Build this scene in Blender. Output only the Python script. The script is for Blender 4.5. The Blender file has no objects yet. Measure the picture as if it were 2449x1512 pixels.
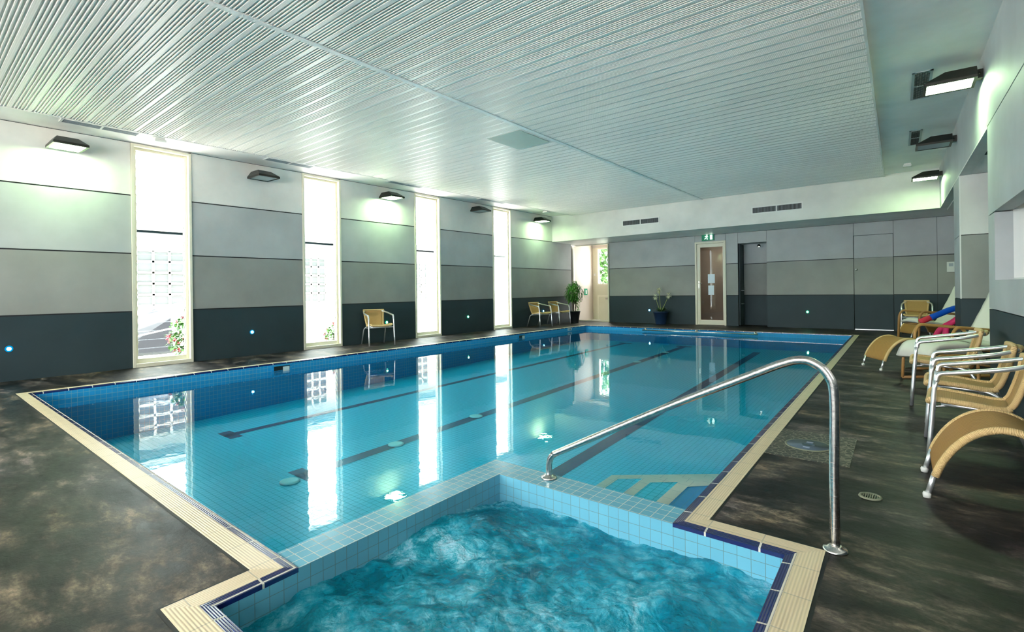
import bpy, math, random
from mathutils import Vector, Matrix, noise as mnoise
from mathutils.geometry import tessellate_polygon
random.seed(7)
sc = bpy.context.scene
COL = sc.collection
SH = 0.04                                   # the long walls run slightly off square to the end walls
def S(X, Y, Z=0.0): return Vector((X - SH * Y, Y, Z))
def cz(y): return 3.775 + 0.0147 * y        # ceiling height
def kz(y): return cz(y) / 4.0
# ------------------------------------------------------------------ materials
def newmat(name):
    m = bpy.data.materials.new(name); m.use_nodes = True
    nt = m.node_tree; nt.nodes.clear()
    return m, nt, nt.nodes.new('ShaderNodeOutputMaterial')
def lk(nt, a, b): nt.links.new(a, b)
def two_sided_ior(nt, fr, ior):
    # a thin sheet reflects alike from both sides
    g = nt.nodes.new('ShaderNodeNewGeometry'); m = nt.nodes.new('ShaderNodeMath'); m.operation = 'MULTIPLY_ADD'
    lk(nt, g.outputs['Backfacing'], m.inputs[0]); m.inputs[1].default_value = 1 / ior - ior; m.inputs[2].default_value = ior
    lk(nt, m.outputs[0], fr.inputs[0])
def pbsdf(nt, out, col=(.5, .5, .5), rough=.5, metal=0., spec=.5):
    b = nt.nodes.new('ShaderNodeBsdfPrincipled')
    b.inputs['Base Color'].default_value = (*col, 1); b.inputs['Roughness'].default_value = rough
    b.inputs['Metallic'].default_value = metal; b.inputs['Specular IOR Level'].default_value = spec
    lk(nt, b.outputs[0], out.inputs[0]); return b
def coord(nt, scale=(1, 1, 1), kind='Object'):
    t = nt.nodes.new('ShaderNodeTexCoord'); mp = nt.nodes.new('ShaderNodeMapping')
    mp.inputs['Scale'].default_value = scale; lk(nt, t.outputs[kind], mp.inputs['Vector']); return mp.outputs[0]
def noise(nt, vec, scale, detail=4, rough=.55):
    n = nt.nodes.new('ShaderNodeTexNoise'); n.inputs['Scale'].default_value = scale
    n.inputs['Detail'].default_value = detail; n.inputs['Roughness'].default_value = rough
    lk(nt, vec, n.inputs['Vector']); return n.outputs['Fac']
def ramp(nt, fac, stops):
    r = nt.nodes.new('ShaderNodeValToRGB'); e = r.color_ramp.elements
    while len(e) < len(stops): e.new(.5)
    for i, (p, c) in enumerate(stops): e[i].position = p; e[i].color = (*c, 1)
    lk(nt, fac, r.inputs[0]); return r.outputs[0]
def math_(nt, op, a, b=None):
    n = nt.nodes.new('ShaderNodeMath'); n.operation = op
    for i, v in enumerate((a, b)):
        if v is None: continue
        if isinstance(v, (int, float)): n.inputs[i].default_value = v
        else: lk(nt, v, n.inputs[i])
    return n.outputs[0]
def mixc(nt, fac, a, b, blend='MIX'):
    n = nt.nodes.new('ShaderNodeMix'); n.data_type = 'RGBA'; n.blend_type = blend
    if isinstance(fac, (int, float)): n.inputs[0].default_value = fac
    else: lk(nt, fac, n.inputs[0])
    for i, v in ((6, a), (7, b)):
        if isinstance(v, tuple): n.inputs[i].default_value = (*v, 1)
        else: lk(nt, v, n.inputs[i])
    return n.outputs[2]
def bump(nt, b, h, strength=.3, dist=.01):
    n = nt.nodes.new('ShaderNodeBump'); n.inputs['Strength'].default_value = strength
    n.inputs['Distance'].default_value = dist; lk(nt, h, n.inputs['Height']); lk(nt, n.outputs[0], b.inputs['Normal'])
def paint(name, col, rough=.6, var=.06, bs=.08, spec=.3):
    m, nt, out = newmat(name); b = pbsdf(nt, out, col, rough, 0, spec)
    v = coord(nt); f = noise(nt, v, 1.3, 5)
    c2 = tuple(x * (1 - var * 2) for x in col); c1 = tuple(min(1, x * (1 + var)) for x in col)
    lk(nt, ramp(nt, f, [(.3, c2), (.7, c1)]), b.inputs['Base Color'])
    bump(nt, b, noise(nt, v, 160, 2), bs, .002); return m
def plain(name, col, rough=.5, metal=0., spec=.5):
    m, nt, out = newmat(name); pbsdf(nt, out, col, rough, metal, spec); return m
def emit(name, col, st):
    m, nt, out = newmat(name); e = nt.nodes.new('ShaderNodeEmission')
    e.inputs[0].default_value = (*col, 1); e.inputs[1].default_value = st; lk(nt, e.outputs[0], out.inputs[0]); return m
def tile(name, col, col2, axes, size=.0625, grout=(.75, .74, .66), mort=.035, rough=.12, length=1.0, off=(0, 0), ribs=None, spec=.5):
    """tiles: axes picks the two room directions the grid runs in"""
    m, nt, out = newmat(name); b = pbsdf(nt, out, col, rough, 0, spec)
    t = nt.nodes.new('ShaderNodeTexCoord'); sp = nt.nodes.new('ShaderNodeSeparateXYZ'); lk(nt, t.outputs['Object'], sp.inputs[0])
    xs = math_(nt, 'ADD', sp.outputs[0], math_(nt, 'MULTIPLY', sp.outputs[1], SH))
    d = {'x': xs, 'y': sp.outputs[1], 'z': sp.outputs[2]}
    cb = nt.nodes.new('ShaderNodeCombineXYZ')
    lk(nt, math_(nt, 'ADD', math_(nt, 'DIVIDE', d[axes[0]], size * length), 100.003 + off[0]), cb.inputs[0])
    lk(nt, math_(nt, 'ADD', math_(nt, 'DIVIDE', d[axes[1]], size), 100.003 + off[1]), cb.inputs[1])
    br = nt.nodes.new('ShaderNodeTexBrick'); br.offset = 0; br.squash = 1
    br.inputs['Scale'].default_value = 1; br.inputs['Brick Width'].default_value = 1; br.inputs['Row Height'].default_value = 1
    br.inputs['Mortar Size'].default_value = mort; br.inputs['Mortar Smooth'].default_value = .15
    br.inputs['Color1'].default_value = (*col, 1); br.inputs['Color2'].default_value = (*col2, 1); br.inputs['Mortar'].default_value = (*grout, 1)
    lk(nt, cb.outputs[0], br.inputs['Vector']); c = br.outputs['Color']
    lk(nt, c, b.inputs['Base Color'])
    lk(nt, math_(nt, 'ADD', math_(nt, 'MULTIPLY', br.outputs['Fac'], .5), rough), b.inputs['Roughness'])
    h = math_(nt, 'MULTIPLY', br.outputs['Fac'], -1)
    if ribs:
        w = math_(nt, 'SINE', math_(nt, 'MULTIPLY', d[ribs[0]], 2 * math.pi / ribs[1]))
        h = math_(nt, 'ADD', h, math_(nt, 'MULTIPLY', w, .5))
        lk(nt, mixc(nt, math_(nt, 'MULTIPLY', math_(nt, 'ADD', w, 1), .16), c, tuple(x * .45 for x in col)), b.inputs['Base Color'])
    bump(nt, b, h, .5, .002); return m
M = {}
M['top'] = paint('wall_paint_white', (.78, .76, .72)); M['b2'] = paint('wall_paint_pale_grey', (.49, .50, .50))
M['b3'] = paint('wall_paint_mid_grey', (.335, .335, .31)); M['b1'] = paint('wall_paint_slate', (.032, .052, .060), .55)
M['joint'] = plain('joint_black', (.02, .02, .022), .8)  # black backing behind the gaps between boards
M['cream'] = paint('cream_aluminium', (.80, .75, .60), .35, .02, .02, .5)
M['ceil'] = paint('ceiling_paint', (.82, .80, .78), .45)
M['white'] = paint('white_paint', (.82, .81, .78), .5, .02)
M['lobby'] = paint('lobby_plaster', (.60, .53, .47), .6, .02)
M['lobbytrim'] = paint('lobby_trim', (.70, .66, .50), .5, .02)
M['black'] = plain('black_plastic', (.012, .012, .013), .35)
M['darkmetal'] = plain('dark_bronze_metal', (.03, .028, .024), .38, .4)
M['ventgrey'] = plain('vent_grey', (.34, .38, .42), .4, .1); M['ventdark'] = plain('vent_dark', (.035, .035, .035), .6)
M['chrome'] = plain('brushed_aluminium', (.88, .89, .90), .30, .85)
M['rubber'] = plain('white_rubber', (.72, .72, .68), .5)
def steel():
    m, nt, out = newmat('stainless_steel'); b = pbsdf(nt, out, (.62, .60, .56), .22, 1.)
    v = coord(nt, (40, 40, 40)); lk(nt, ramp(nt, noise(nt, v, 1.5, 6), [(.3, (.42, .41, .39)), (.65, (.72, .70, .66))]), b.inputs['Base Color'])
    lk(nt, math_(nt, 'ADD', math_(nt, 'MULTIPLY', noise(nt, coord(nt, (8, 8, 120)), 3, 3), .22), .12), b.inputs['Roughness']); return m
M['steel'] = steel()
def ribmat():
    m, nt, out = newmat('perforated_ceiling_metal'); b = pbsdf(nt, out, (.8, .8, .78), .34, .0, .6)
    t = nt.nodes.new('ShaderNodeTexCoord'); sp = nt.nodes.new('ShaderNodeSeparateXYZ'); lk(nt, t.outputs['Object'], sp.inputs[0])
    xs = math_(nt, 'ADD', sp.outputs[0], math_(nt, 'MULTIPLY', sp.outputs[1], SH))
    w = math_(nt, 'SINE', math_(nt, 'MULTIPLY', xs, 2 * math.pi / .018)); w2 = math_(nt, 'SINE', math_(nt, 'MULTIPLY', sp.outputs[1], 2 * math.pi / .032))
    hole = math_(nt, 'GREATER_THAN', math_(nt, 'MULTIPLY', w, w2), .35)
    f = noise(nt, coord(nt, (.6, .6, .6)), 1, 3)
    base = ramp(nt, f, [(.3, (.78, .76, .73)), (.7, (.86, .83, .79))])
    lk(nt, mixc(nt, math_(nt, 'MULTIPLY', hole, .38), base, (.12, .12, .12)), b.inputs['Base Color']); return m
M['ribs'] = ribmat()
def deckmat():
    m, nt, out = newmat('dark_mottled_concrete'); b = pbsdf(nt, out, (.05, .05, .05), .4, 0, .2)
    mp = nt.nodes.new('ShaderNodeMapping'); t = nt.nodes.new('ShaderNodeTexCoord'); lk(nt, t.outputs['Object'], mp.inputs[0])
    mp.inputs['Rotation'].default_value = (0, 0, .35); mp.inputs['Scale'].default_value = (1.0, 2.0, 1); v = mp.outputs[0]; v2 = coord(nt, (1, 1, 1))
    def wn(vec, sc_, dist, det=9, ro=.65):
        n = nt.nodes.new('ShaderNodeTexNoise'); n.inputs['Scale'].default_value = sc_; n.inputs['Detail'].default_value = det
        n.inputs['Roughness'].default_value = ro; n.inputs['Distortion'].default_value = dist; lk(nt, vec, n.inputs['Vector']); return n.outputs['Fac']
    a = wn(v, 1.6, .25); c = wn(v2, .7, .3, 4, .5); d = wn(v, 6, .3, 8, .7); e = wn(v2, 45, 0, 4, .7)
    base = ramp(nt, a, [(.40, (.004, .0038, .0048)), (.46, (.012, .0113, .0115)), (.52, (.036, .033, .029)), (.62, (.105, .096, .080))])
    tint = ramp(nt, c, [(.42, (.98, .86, 1.02)), (.5, (1.10, .97, .96)), (.58, (1.16, .98, .84))])
    base = mixc(nt, 1.0, base, tint, 'MULTIPLY')
    base = mixc(nt, 1.0, base, ramp(nt, d, [(.40, (.35, .35, .37)), (.5, (.9, .9, .9)), (.60, (2.2, 2.15, 2.0))]), 'MULTIPLY')
    base = mixc(nt, .5, base, ramp(nt, e, [(.35, (.45, .45, .45)), (.5, (1, 1, 1)), (.7, (1.7, 1.7, 1.7))]), 'MULTIPLY')
    lk(nt, base, b.inputs['Base Color'])
    lk(nt, math_(nt, 'ADD', math_(nt, 'MULTIPLY', d, .45), .22), b.inputs['Roughness'])
    bump(nt, b, wn(v2, 30, 0, 6, .7), .3, .006); return m
M['deck'] = deckmat()
TB = (.13, .40, .53); TB2 = (.145, .43, .56)
M['t_xy'] = tile('spa_tile_flat', TB, TB2, 'xy', off=(0.02, 0.1), grout=(.50, .58, .52)); M['t_xz'] = tile('spa_tile_face_x', TB, TB2, 'xz', grout=(.10, .22, .22), off=(0, .08), mort=.025); M['t_yz'] = tile('spa_tile_face_y', TB, TB2, 'yz', grout=(.10, .22, .22), off=(0, .08), mort=.025)
PB = (.015, .28, .56); PB2 = (.02, .30, .60)
M['w_xz'] = tile('pool_wall_tile_x', PB, PB2, 'xz', grout=(.10, .34, .48), rough=.45, spec=.15); M['w_yz'] = tile('pool_wall_tile_y', PB, PB2, 'yz', grout=(.22, .40, .48), rough=.3, spec=.3)
FB = (.002, .64, .86); FB2 = (.003, .66, .88)
M['f_xy'] = tile('pool_floor_tile', FB, FB2, 'xy', grout=(.0, .44, .60), mort=.05, rough=.3)
M['n_xy'] = tile('navy_lane_tile', (.008, .022, .10), (.012, .03, .13), 'xy', grout=(.03, .16, .26), mort=.045, rough=.3)
CR = (.80, .65, .42)
M['c_x'] = tile('cream_coping_x', CR, (.82, .67, .45), 'xy', size=.25, length=1, grout=(.55, .50, .38), mort=.012, rough=.35, off=(.1, .52), ribs=('y', .0125))
M['c_y'] = tile('cream_coping_y', CR, (.82, .67, .45), 'xy', size=.25, length=1, grout=(.55, .50, .38), mort=.012, rough=.35, off=(.52, .1), ribs=('x', .0125))
NV = (.008, .014, .10)
M['v_x'] = tile('navy_coping_x', NV, (.010, .018, .12), 'xy', size=.25, length=1, grout=(.75, .70, .58), mort=.02, rough=.12, off=(.1, .52), ribs=('y', .010), spec=.8)
M['v_y'] = tile('navy_coping_y', NV, (.010, .018, .12), 'xy', size=.25, length=1, grout=(.75, .70, .58), mort=.02, rough=.12, off=(.52, .1), ribs=('x', .010), spec=.8)
M['nose'] = tile('cream_step_nosing', (.55, .62, .52), (.57, .64, .54), 'xy', size=.15, grout=(.35, .45, .45), mort=.015, rough=.3)
M['seal'] = plain('black_sealant', (.008, .008, .008), .6)
def watermat():
    m, nt, out = newmat('pool_water')
    geo = nt.nodes.new('ShaderNodeNewGeometry'); sp = nt.nodes.new('ShaderNodeSeparateXYZ'); lk(nt, geo.outputs['True Normal'], sp.inputs[0])
    up = math_(nt, 'GREATER_THAN', math_(nt, 'ABSOLUTE', sp.outputs[2]), .5)
    fr = nt.nodes.new('ShaderNodeFresnel'); two_sided_ior(nt, fr, 1.28)
    bp = nt.nodes.new('ShaderNodeBump'); bp.inputs['Strength'].default_value = .06; bp.inputs['Distance'].default_value = .01
    v = coord(nt, (1, 1, 1)); lk(nt, noise(nt, v, 7, 3, .5), bp.inputs['Height'])
    lk(nt, bp.outputs[0], fr.inputs['Normal'])
    g = nt.nodes.new('ShaderNodeBsdfGlossy'); g.inputs['Roughness'].default_value = .0; lk(nt, bp.outputs[0], g.inputs['Normal'])
    tr = nt.nodes.new('ShaderNodeBsdfTransparent')
    mx = nt.nodes.new('ShaderNodeMixShader'); lk(nt, math_(nt, 'MULTIPLY', fr.outputs[0], up), mx.inputs[0])
    lk(nt, tr.outputs[0], mx.inputs[1]); lk(nt, g.outputs[0], mx.inputs[2]); lk(nt, mx.outputs[0], out.inputs[0])
    va = nt.nodes.new('ShaderNodeVolumeAbsorption'); va.inputs['Color'].default_value = (0.0, .72, .85, 1); va.inputs['Density'].default_value = .38
    lk(nt, va.outputs[0], out.inputs['Volume']); return m
M['water'] = watermat()
def spawater():
    m, nt, out = newmat('bubbling_spa_water')
    v = coord(nt)
    def wn(sc_, dist, det=8, ro=.6):
        n = nt.nodes.new('ShaderNodeTexNoise'); n.inputs['Scale'].default_value = sc_; n.inputs['Detail'].default_value = det
        n.inputs['Roughness'].default_value = ro; n.inputs['Distortion'].default_value = dist; lk(nt, v, n.inputs['Vector']); return n.outputs['Fac']
    n1 = wn(2.0, 1.2, 6, .6); n2 = wn(8, .9, 10, .75); n3 = wn(40, 1.0, 4, .7)
    foam = math_(nt, 'MULTIPLY', ramp(nt, n1, [(.44, (0, 0, 0)), (.60, (1, 1, 1))]), ramp(nt, n2, [(.44, (0, 0, 0)), (.58, (1, 1, 1))]))
    foam = math_(nt, 'MULTIPLY', foam, ramp(nt, n3, [(.35, (.35, .35, .35)), (.55, (1, 1, 1))]))
    col = mixc(nt, 1.0, ramp(nt, n1, [(.36, (.0, .20, .30)), (.5, (.008, .42, .56)), (.64, (.03, .55, .70))]), ramp(nt, n2, [(.3, (.55, .55, .55)), (.6, (1.35, 1.35, 1.35))]), 'MULTIPLY')
    b = nt.nodes.new('ShaderNodeBsdfPrincipled'); b.inputs['Roughness'].default_value = .06; b.inputs['IOR'].default_value = 1.33
    lk(nt, mixc(nt, math_(nt, 'MULTIPLY', foam, .75), col, (.45, .62, .70)), b.inputs['Base Color'])
    b1 = nt.nodes.new('ShaderNodeBump'); b1.inputs['Strength'].default_value = 1.; b1.inputs['Distance'].default_value = .03; lk(nt, wn(11, 1.5, 3, .5), b1.inputs['Height'])
    bp = nt.nodes.new('ShaderNodeBump'); bp.inputs['Strength'].default_value = .9; bp.inputs['Distance'].default_value = .010
    lk(nt, wn(48, 1.0, 5, .65), bp.inputs['Height']); lk(nt, b1.outputs[0], bp.inputs['Normal']); lk(nt, bp.outputs[0], b.inputs['Normal'])
    tr = nt.nodes.new('ShaderNodeBsdfTransparent'); tr.inputs[0].default_value = (.25, .82, .92, 1)
    mx = nt.nodes.new('ShaderNodeMixShader'); lk(nt, math_(nt, 'ADD', math_(nt, 'MULTIPLY', foam, .35), .58), mx.inputs[0])
    lk(nt, tr.outputs[0], mx.inputs[1]); lk(nt, b.outputs[0], mx.inputs[2]); lk(nt, mx.outputs[0], out.inputs[0]); return m
M['spa'] = spawater()
def glass(name, tint=(.97, .99, .98), ior=1.45):
    m, nt, out = newmat(name); fr = nt.nodes.new('ShaderNodeFresnel'); two_sided_ior(nt, fr, ior)
    g = nt.nodes.new('ShaderNodeBsdfGlossy'); g.inputs['Roughness'].default_value = .01
    tr = nt.nodes.new('ShaderNodeBsdfTransparent'); tr.inputs[0].default_value = (*tint, 1)
    mx = nt.nodes.new('ShaderNodeMixShader'); lk(nt, fr.outputs[0], mx.inputs[0]); lk(nt, tr.outputs[0], mx.inputs[1]); lk(nt, g.outputs[0], mx.inputs[2])
    lk(nt, mx.outputs[0], out.inputs[0]); return m
M['glass'] = glass('window_glass'); M['louvre'] = glass('louvre_glass', (.90, .95, .94)); M['doorglass'] = glass('door_glass', (.80, .80, .78))
def wicker(name, c1, c2, sc_=1.0):
    m, nt, out = newmat(name); b = pbsdf(nt, out, c1, .55)
    t = nt.nodes.new('ShaderNodeTexCoord'); sp = nt.nodes.new('ShaderNodeSeparateXYZ'); lk(nt, t.outputs['UV'], sp.inputs[0])
    p = 2 * math.pi / (.009 * sc_)
    a = math_(nt, 'SINE', math_(nt, 'MULTIPLY', sp.outputs[0], p)); c = math_(nt, 'SINE', math_(nt, 'MULTIPLY', sp.outputs[1], p * .8))
    w = math_(nt, 'MULTIPLY', a, c)
    lk(nt, ramp(nt, math_(nt, 'ADD', math_(nt, 'MULTIPLY', w, .5), .5), [(.12, c2), (.5, c1), (.9, tuple(min(1, x * 1.15) for x in c1))]), b.inputs['Base Color'])
    bump(nt, b, w, .8, .003); return m
M['wick'] = wicker('honey_wicker', (.62, .38, .13), (.16, .08, .02), 1.5); M['wickdark'] = wicker('amber_wicker', (.52, .27, .06), (.15, .065, .01), 1.5)
def rimmat():
    m, nt, out = newmat('wrapped_cane_rim'); b = pbsdf(nt, out, (.78, .55, .27), .5)
    v = coord(nt, (1, 1, 1), 'UV'); sp = nt.nodes.new('ShaderNodeSeparateXYZ'); lk(nt, v, sp.inputs[0])
    w = math_(nt, 'SINE', math_(nt, 'MULTIPLY', sp.outputs[0], 2 * math.pi / .006))
    lk(nt, ramp(nt, math_(nt, 'ADD', math_(nt, 'MULTIPLY', w, .5), .5), [(.1, (.55, .34, .12)), (.6, (.80, .57, .28))]), b.inputs['Base Color'])
    bump(nt, b, w, .5, .002); return m
M['rim'] = rimmat()
M['bentwood'] = paint('bent_beech', (.46, .24, .08), .35, .08, .02); M['cushion'] = paint('off_white_canvas', (.74, .71, .62), .8, .05, .3)
M['bluefoam'] = paint('blue_foam', (.0, .10, .62), .6, .05, .2); M['redfoam'] = paint('red_foam', (.80, .05, .08), .6, .05, .2); M['pinkfoam'] = paint('pink_foam', (.80, .04, .16), .6, .05, .2)
M['pot'] = plain('black_pot', (.015, .018, .024), .4); M['potblue'] = plain('dark_blue_pot', (.012, .035, .085), .4); M['soil'] = plain('soil', (.03, .02, .012), .9)
M['leaf'] = paint('glossy_leaf', (.07, .27, .03), .4, .3, .0); M['leaf2'] = paint('strap_leaf', (.05, .13, .04), .4, .3, .0); M['stem'] = paint('woody_stem', (.05, .03, .015), .8)
M['flstem'] = paint('flower_stem', (.35, .42, .12), .6); M['petal'] = paint('white_petal', (.85, .85, .62), .6, .05)
M['outleaf'] = paint('outdoor_leaf', (.10, .24, .06), .6, .3, 0); M['pinkfl'] = paint('pink_petal', (.42, .06, .09), .6, .1, 0)
M['outdark'] = plain('dark_outdoor_cover', (.018, .018, .024), .5); M['render'] = paint('white_render', (.62, .60, .56), .8, .02); M['eave'] = plain('grey_eave', (.13, .13, .13), .7)
M['outglass'] = plain('outdoor_window', (.12, .125, .125), .3); M['paving'] = paint('pale_paving', (.62, .60, .56), .9)
M['green'] = plain('exit_green', (.0, .28, .14), .4); M['paper'] = plain('notice_paper', (.75, .84, .92), .7); M['brown'] = paint('brown_corridor', (.26, .20, .15), .6)
M['lidgrey'] = paint('blue_grey_lid', (.075, .11, .14), .5, .1); M['lidgrey2'] = plain('pale_lid_mark', (.28, .32, .45), .4)
M['drain'] = paint('pale_drain_plastic', (.22, .23, .16), .5); M['disc'] = plain('pale_pool_disc', (.45, .80, .78), .4)
def mosaic():
    m, nt, out = newmat('pebble_mosaic'); b = pbsdf(nt, out, (.1, .1, .08), .45)
    v = coord(nt); vo = nt.nodes.new('ShaderNodeTexVoronoi'); vo.feature = 'DISTANCE_TO_EDGE'; vo.inputs['Scale'].default_value = 24; lk(nt, v, vo.inputs['Vector'])
    lk(nt, ramp(nt, vo.outputs['Distance'], [(.04, (.20, .18, .13)), (.10, (.030, .032, .024))]), b.inputs['Base Color']); bump(nt, b, vo.outputs['Distance'], .6, .004); return m
M['mosaic'] = mosaic()
M['lampglow'] = emit('lamp_glass_lit', (.62, 1.0, .50), 22); M['lampoff'] = plain('lamp_glass_unlit', (.30, .36, .38), .08)
M['ledg'] = emit('led_green', (.25, 1., .62), 7.0); M['ledb'] = emit('led_cyan', (.25, .85, 1.), 7.0)
M['halog'] = emit('led_bezel_green', (.0, .9, .40), .22); M['halob'] = emit('led_halo_blue', (.0, .42, .9), .22)  # faint emission on the ring stands in for the coloured glow around each LED
# ------------------------------------------------------------------ mesh builder
class MB:
    def __init__(s): s.v = []; s.f = []; s.m = []; s.uv = {}; s.mats = []; s.sm = []
    def mi(s, mat):
        if mat not in s.mats: s.mats.append(mat)
        return s.mats.index(mat)
    def add(s, vs, fs, mat, smooth=False, uvs=None):
        o = len(s.v); s.v += [Vector(v) for v in vs]; k = s.mi(mat)
        for i, f in enumerate(fs):
            if uvs: s.uv[len(s.f)] = uvs[i]
            s.f.append([o + j for j in f]); s.m.append(k); s.sm.append(smooth)
    def hexa(s, p, mat):  # p: 8 corners, bottom 4 (ccw) then top 4
        s.add(p, [(3, 2, 1, 0), (4, 5, 6, 7), (0, 1, 5, 4), (1, 2, 6, 5), (2, 3, 7, 6), (3, 0, 4, 7)], mat)
    def box(s, a, b, mat):
        (x0, y0, z0), (x1, y1, z1) = a, b
        s.hexa([(x0, y0, z0), (x1, y0, z0), (x1, y1, z0), (x0, y1, z0), (x0, y0, z1), (x1, y0, z1), (x1, y1, z1), (x0, y1, z1)], mat)
    def sbox(s, a, b, mat, kzf=False):   # box in room plan coordinates
        (x0, y0, z0), (x1, y1, z1) = a, b
        f = kz if kzf else (lambda y: 1)
        s.hexa([S(x0, y0, z0 * f(y0)), S(x1, y0, z0 * f(y0)), S(x1, y1, z0 * f(y1)), S(x0, y1, z0 * f(y1)),
                S(x0, y0, z1 * f(y0)), S(x1, y0, z1 * f(y0)), S(x1, y1, z1 * f(y1)), S(x0, y1, z1 * f(y1))], mat)
    def quad(s, a, b, c, d, mat): s.add([a, b, c, d], [(0, 1, 2, 3)], mat)
    def tube(s, pts, r, mat, seg=12, caps=True, closed=False):
        pts = [Vector(p) for p in pts]; n = len(pts); rr = r if isinstance(r, (list, tuple)) else [r] * n
        rings = []; up = None; L = 0; ls = []
        for i, p in enumerate(pts):
            a = pts[i - 1] if (i or closed) else p; b = pts[(i + 1) % n] if (i < n - 1 or closed) else p
            t = (b - a).normalized()
            if up is None:
                up = Vector((0, 0, 1)) if abs(t.z) < .9 else Vector((1, 0, 0))
            up = (up - t * up.dot(t)).normalized(); sd = t.cross(up)
            rings.append([p + (up * math.cos(2 * math.pi * k / seg) + sd * math.sin(2 * math.pi * k / seg)) * rr[i] for k in range(seg)])
            if i: L += (p - pts[i - 1]).length
            ls.append(L)
        vs = [v for q in rings for v in q]; fs = []; uv = []
        m = n if closed else n - 1
        for i in range(m):
            j = (i + 1) % n
            for k in range(seg):
                k2 = (k + 1) % seg
                fs.append((i * seg + k, i * seg + k2, j * seg + k2, j * seg + k))
                l0, l1 = ls[i], (ls[j] if j else L + (pts[0] - pts[-1]).length); uv.append([(l0, k * .01), (l0, k * .01 + .01), (l1, k * .01 + .01), (l1, k * .01)])
        if caps and not closed:
            fs.append(tuple(range(seg - 1, -1, -1))); uv.append([(0, 0)] * seg)
            fs.append(tuple((n - 1) * seg + k for k in range(seg))); uv.append([(0, 0)] * seg)
        s.add(vs, fs, mat, True, uv)
    def lathe(s, prof, mat, c=(0, 0, 0), seg=24):   # prof: (r, z)
        c = Vector(c); vs = []; fs = []
        for r, z in prof: vs += [c + Vector((r * math.cos(2 * math.pi * k / seg), r * math.sin(2 * math.pi * k / seg), z)) for k in range(seg)]
        for i in range(len(prof) - 1):
            for k in range(seg):
                k2 = (k + 1) % seg; fs.append((i * seg + k, i * seg + k2, (i + 1) * seg + k2, (i + 1) * seg + k))
        if prof[0][0] > 1e-4: fs.append(tuple(range(seg - 1, -1, -1)))
        if prof[-1][0] > 1e-4: fs.append(tuple((len(prof) - 1) * seg + k for k in range(seg)))
        s.add(vs, fs, mat, True)
    def grid(s, fn, nu, nv, mat, thick=0, uvf=None):
        """sheet fn(u,v)->point, with thickness along its normal"""
        P = [[Vector(fn(i / nu, j / nv)) for j in range(nv + 1)] for i in range(nu + 1)]
        def nrm(i, j):
            a = P[min(i + 1, nu)][j] - P[max(i - 1, 0)][j]; b = P[i][min(j + 1, nv)] - P[i][max(j - 1, 0)]
            return a.cross(b).normalized()
        lay = [[[P[i][j] + nrm(i, j) * (thick / 2) * q for j in range(nv + 1)] for i in range(nu + 1)] for q in (1, -1)]
        vs = [v for l in lay for r in l for v in r]; W = nv + 1; N = (nu + 1) * W; fs = []; uv = []
        uf = uvf or (lambda u, v: (u, v))
        def U(i, j): return uf(i / nu, j / nv)
        for i in range(nu):
            for j in range(nv):
                q = (i * W + j, (i + 1) * W + j, (i + 1) * W + j + 1, i * W + j + 1); uq = [U(i, j), U(i + 1, j), U(i + 1, j + 1), U(i, j + 1)]
                fs.append(q); uv.append(uq)
                if thick: fs.append(tuple(N + x for x in reversed(q))); uv.append(uq[::-1])
        if thick:
            bd = [(i, 0) for i in range(nu + 1)] + [(nu, j) for j in range(1, nv + 1)] + [(i, nv) for i in range(nu - 1, -1, -1)] + [(0, j) for j in range(nv - 1, 0, -1)]
            for a, b in zip(bd, bd[1:] + bd[:1]):
                ia, ib = a[0] * W + a[1], b[0] * W + b[1]; fs.append((ib, ia, N + ia, N + ib)); uv.append([U(*b), U(*a), U(*a), U(*b)])
        s.add(vs, fs, mat, True, uv)
    def build(s, name, parent=None, bevel=0):
        me = bpy.data.meshes.new(name); me.from_pydata([tuple(v) for v in s.v], [], s.f)
        for m in s.mats: me.materials.append(m)
        me.polygons.foreach_set('material_index', s.m); me.polygons.foreach_set('use_smooth', s.sm)
        if s.uv:
            ul = me.uv_layers.new(name='UVMap')
            for pi, uvs in s.uv.items():
                for li, c in zip(me.polygons[pi].loop_indices, uvs): ul.data[li].uv = c
        me.update(); o = bpy.data.objects.new(name, me); COL.objects.link(o)
        if parent: o.parent = parent
        if bevel:
            b = o.modifiers.new('edge', 'BEVEL'); b.width = bevel; b.segments = 2; b.limit_method = 'ANGLE'
        return o
def smooth(pts, n=8):
    pts = [Vector(p) for p in pts]; q = [pts[0] * 2 - pts[1]] + pts + [pts[-1] * 2 - pts[-2]]; out = []
    for i in range(1, len(q) - 2):
        a, b, c, d = q[i - 1:i + 3]
        for k in range(n):
            t = k / n; out.append(.5 * ((2 * b) + (c - a) * t + (2 * a - 5 * b + 4 * c - d) * t * t + (3 * b - a - 3 * c + d) * t ** 3))
    return out + [pts[-1]]
def fillet(pts, r, n=6):
    pts = [Vector(p) for p in pts]; out = [pts[0]]
    for i in range(1, len(pts) - 1):
        rr = r[i] if isinstance(r, dict) and i in r else (r if not isinstance(r, dict) else .02)
        a = (pts[i - 1] - pts[i]); b = (pts[i + 1] - pts[i]); rr = min(rr, a.length * .48, b.length * .48)
        p0 = pts[i] + a.normalized() * rr; p1 = pts[i] + b.normalized() * rr
        for k in range(n + 1):
            t = k / n; out.append(p0 * (1 - t) ** 2 + pts[i] * 2 * t * (1 - t) + p1 * t * t)
    return out + [pts[-1]]
def tag(o, label=None, cat=None, group=None, kind=None):
    if label: o['label'] = label
    if cat: o['category'] = cat
    if group: o['group'] = group
    if kind: o['kind'] = kind
    return o
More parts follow.
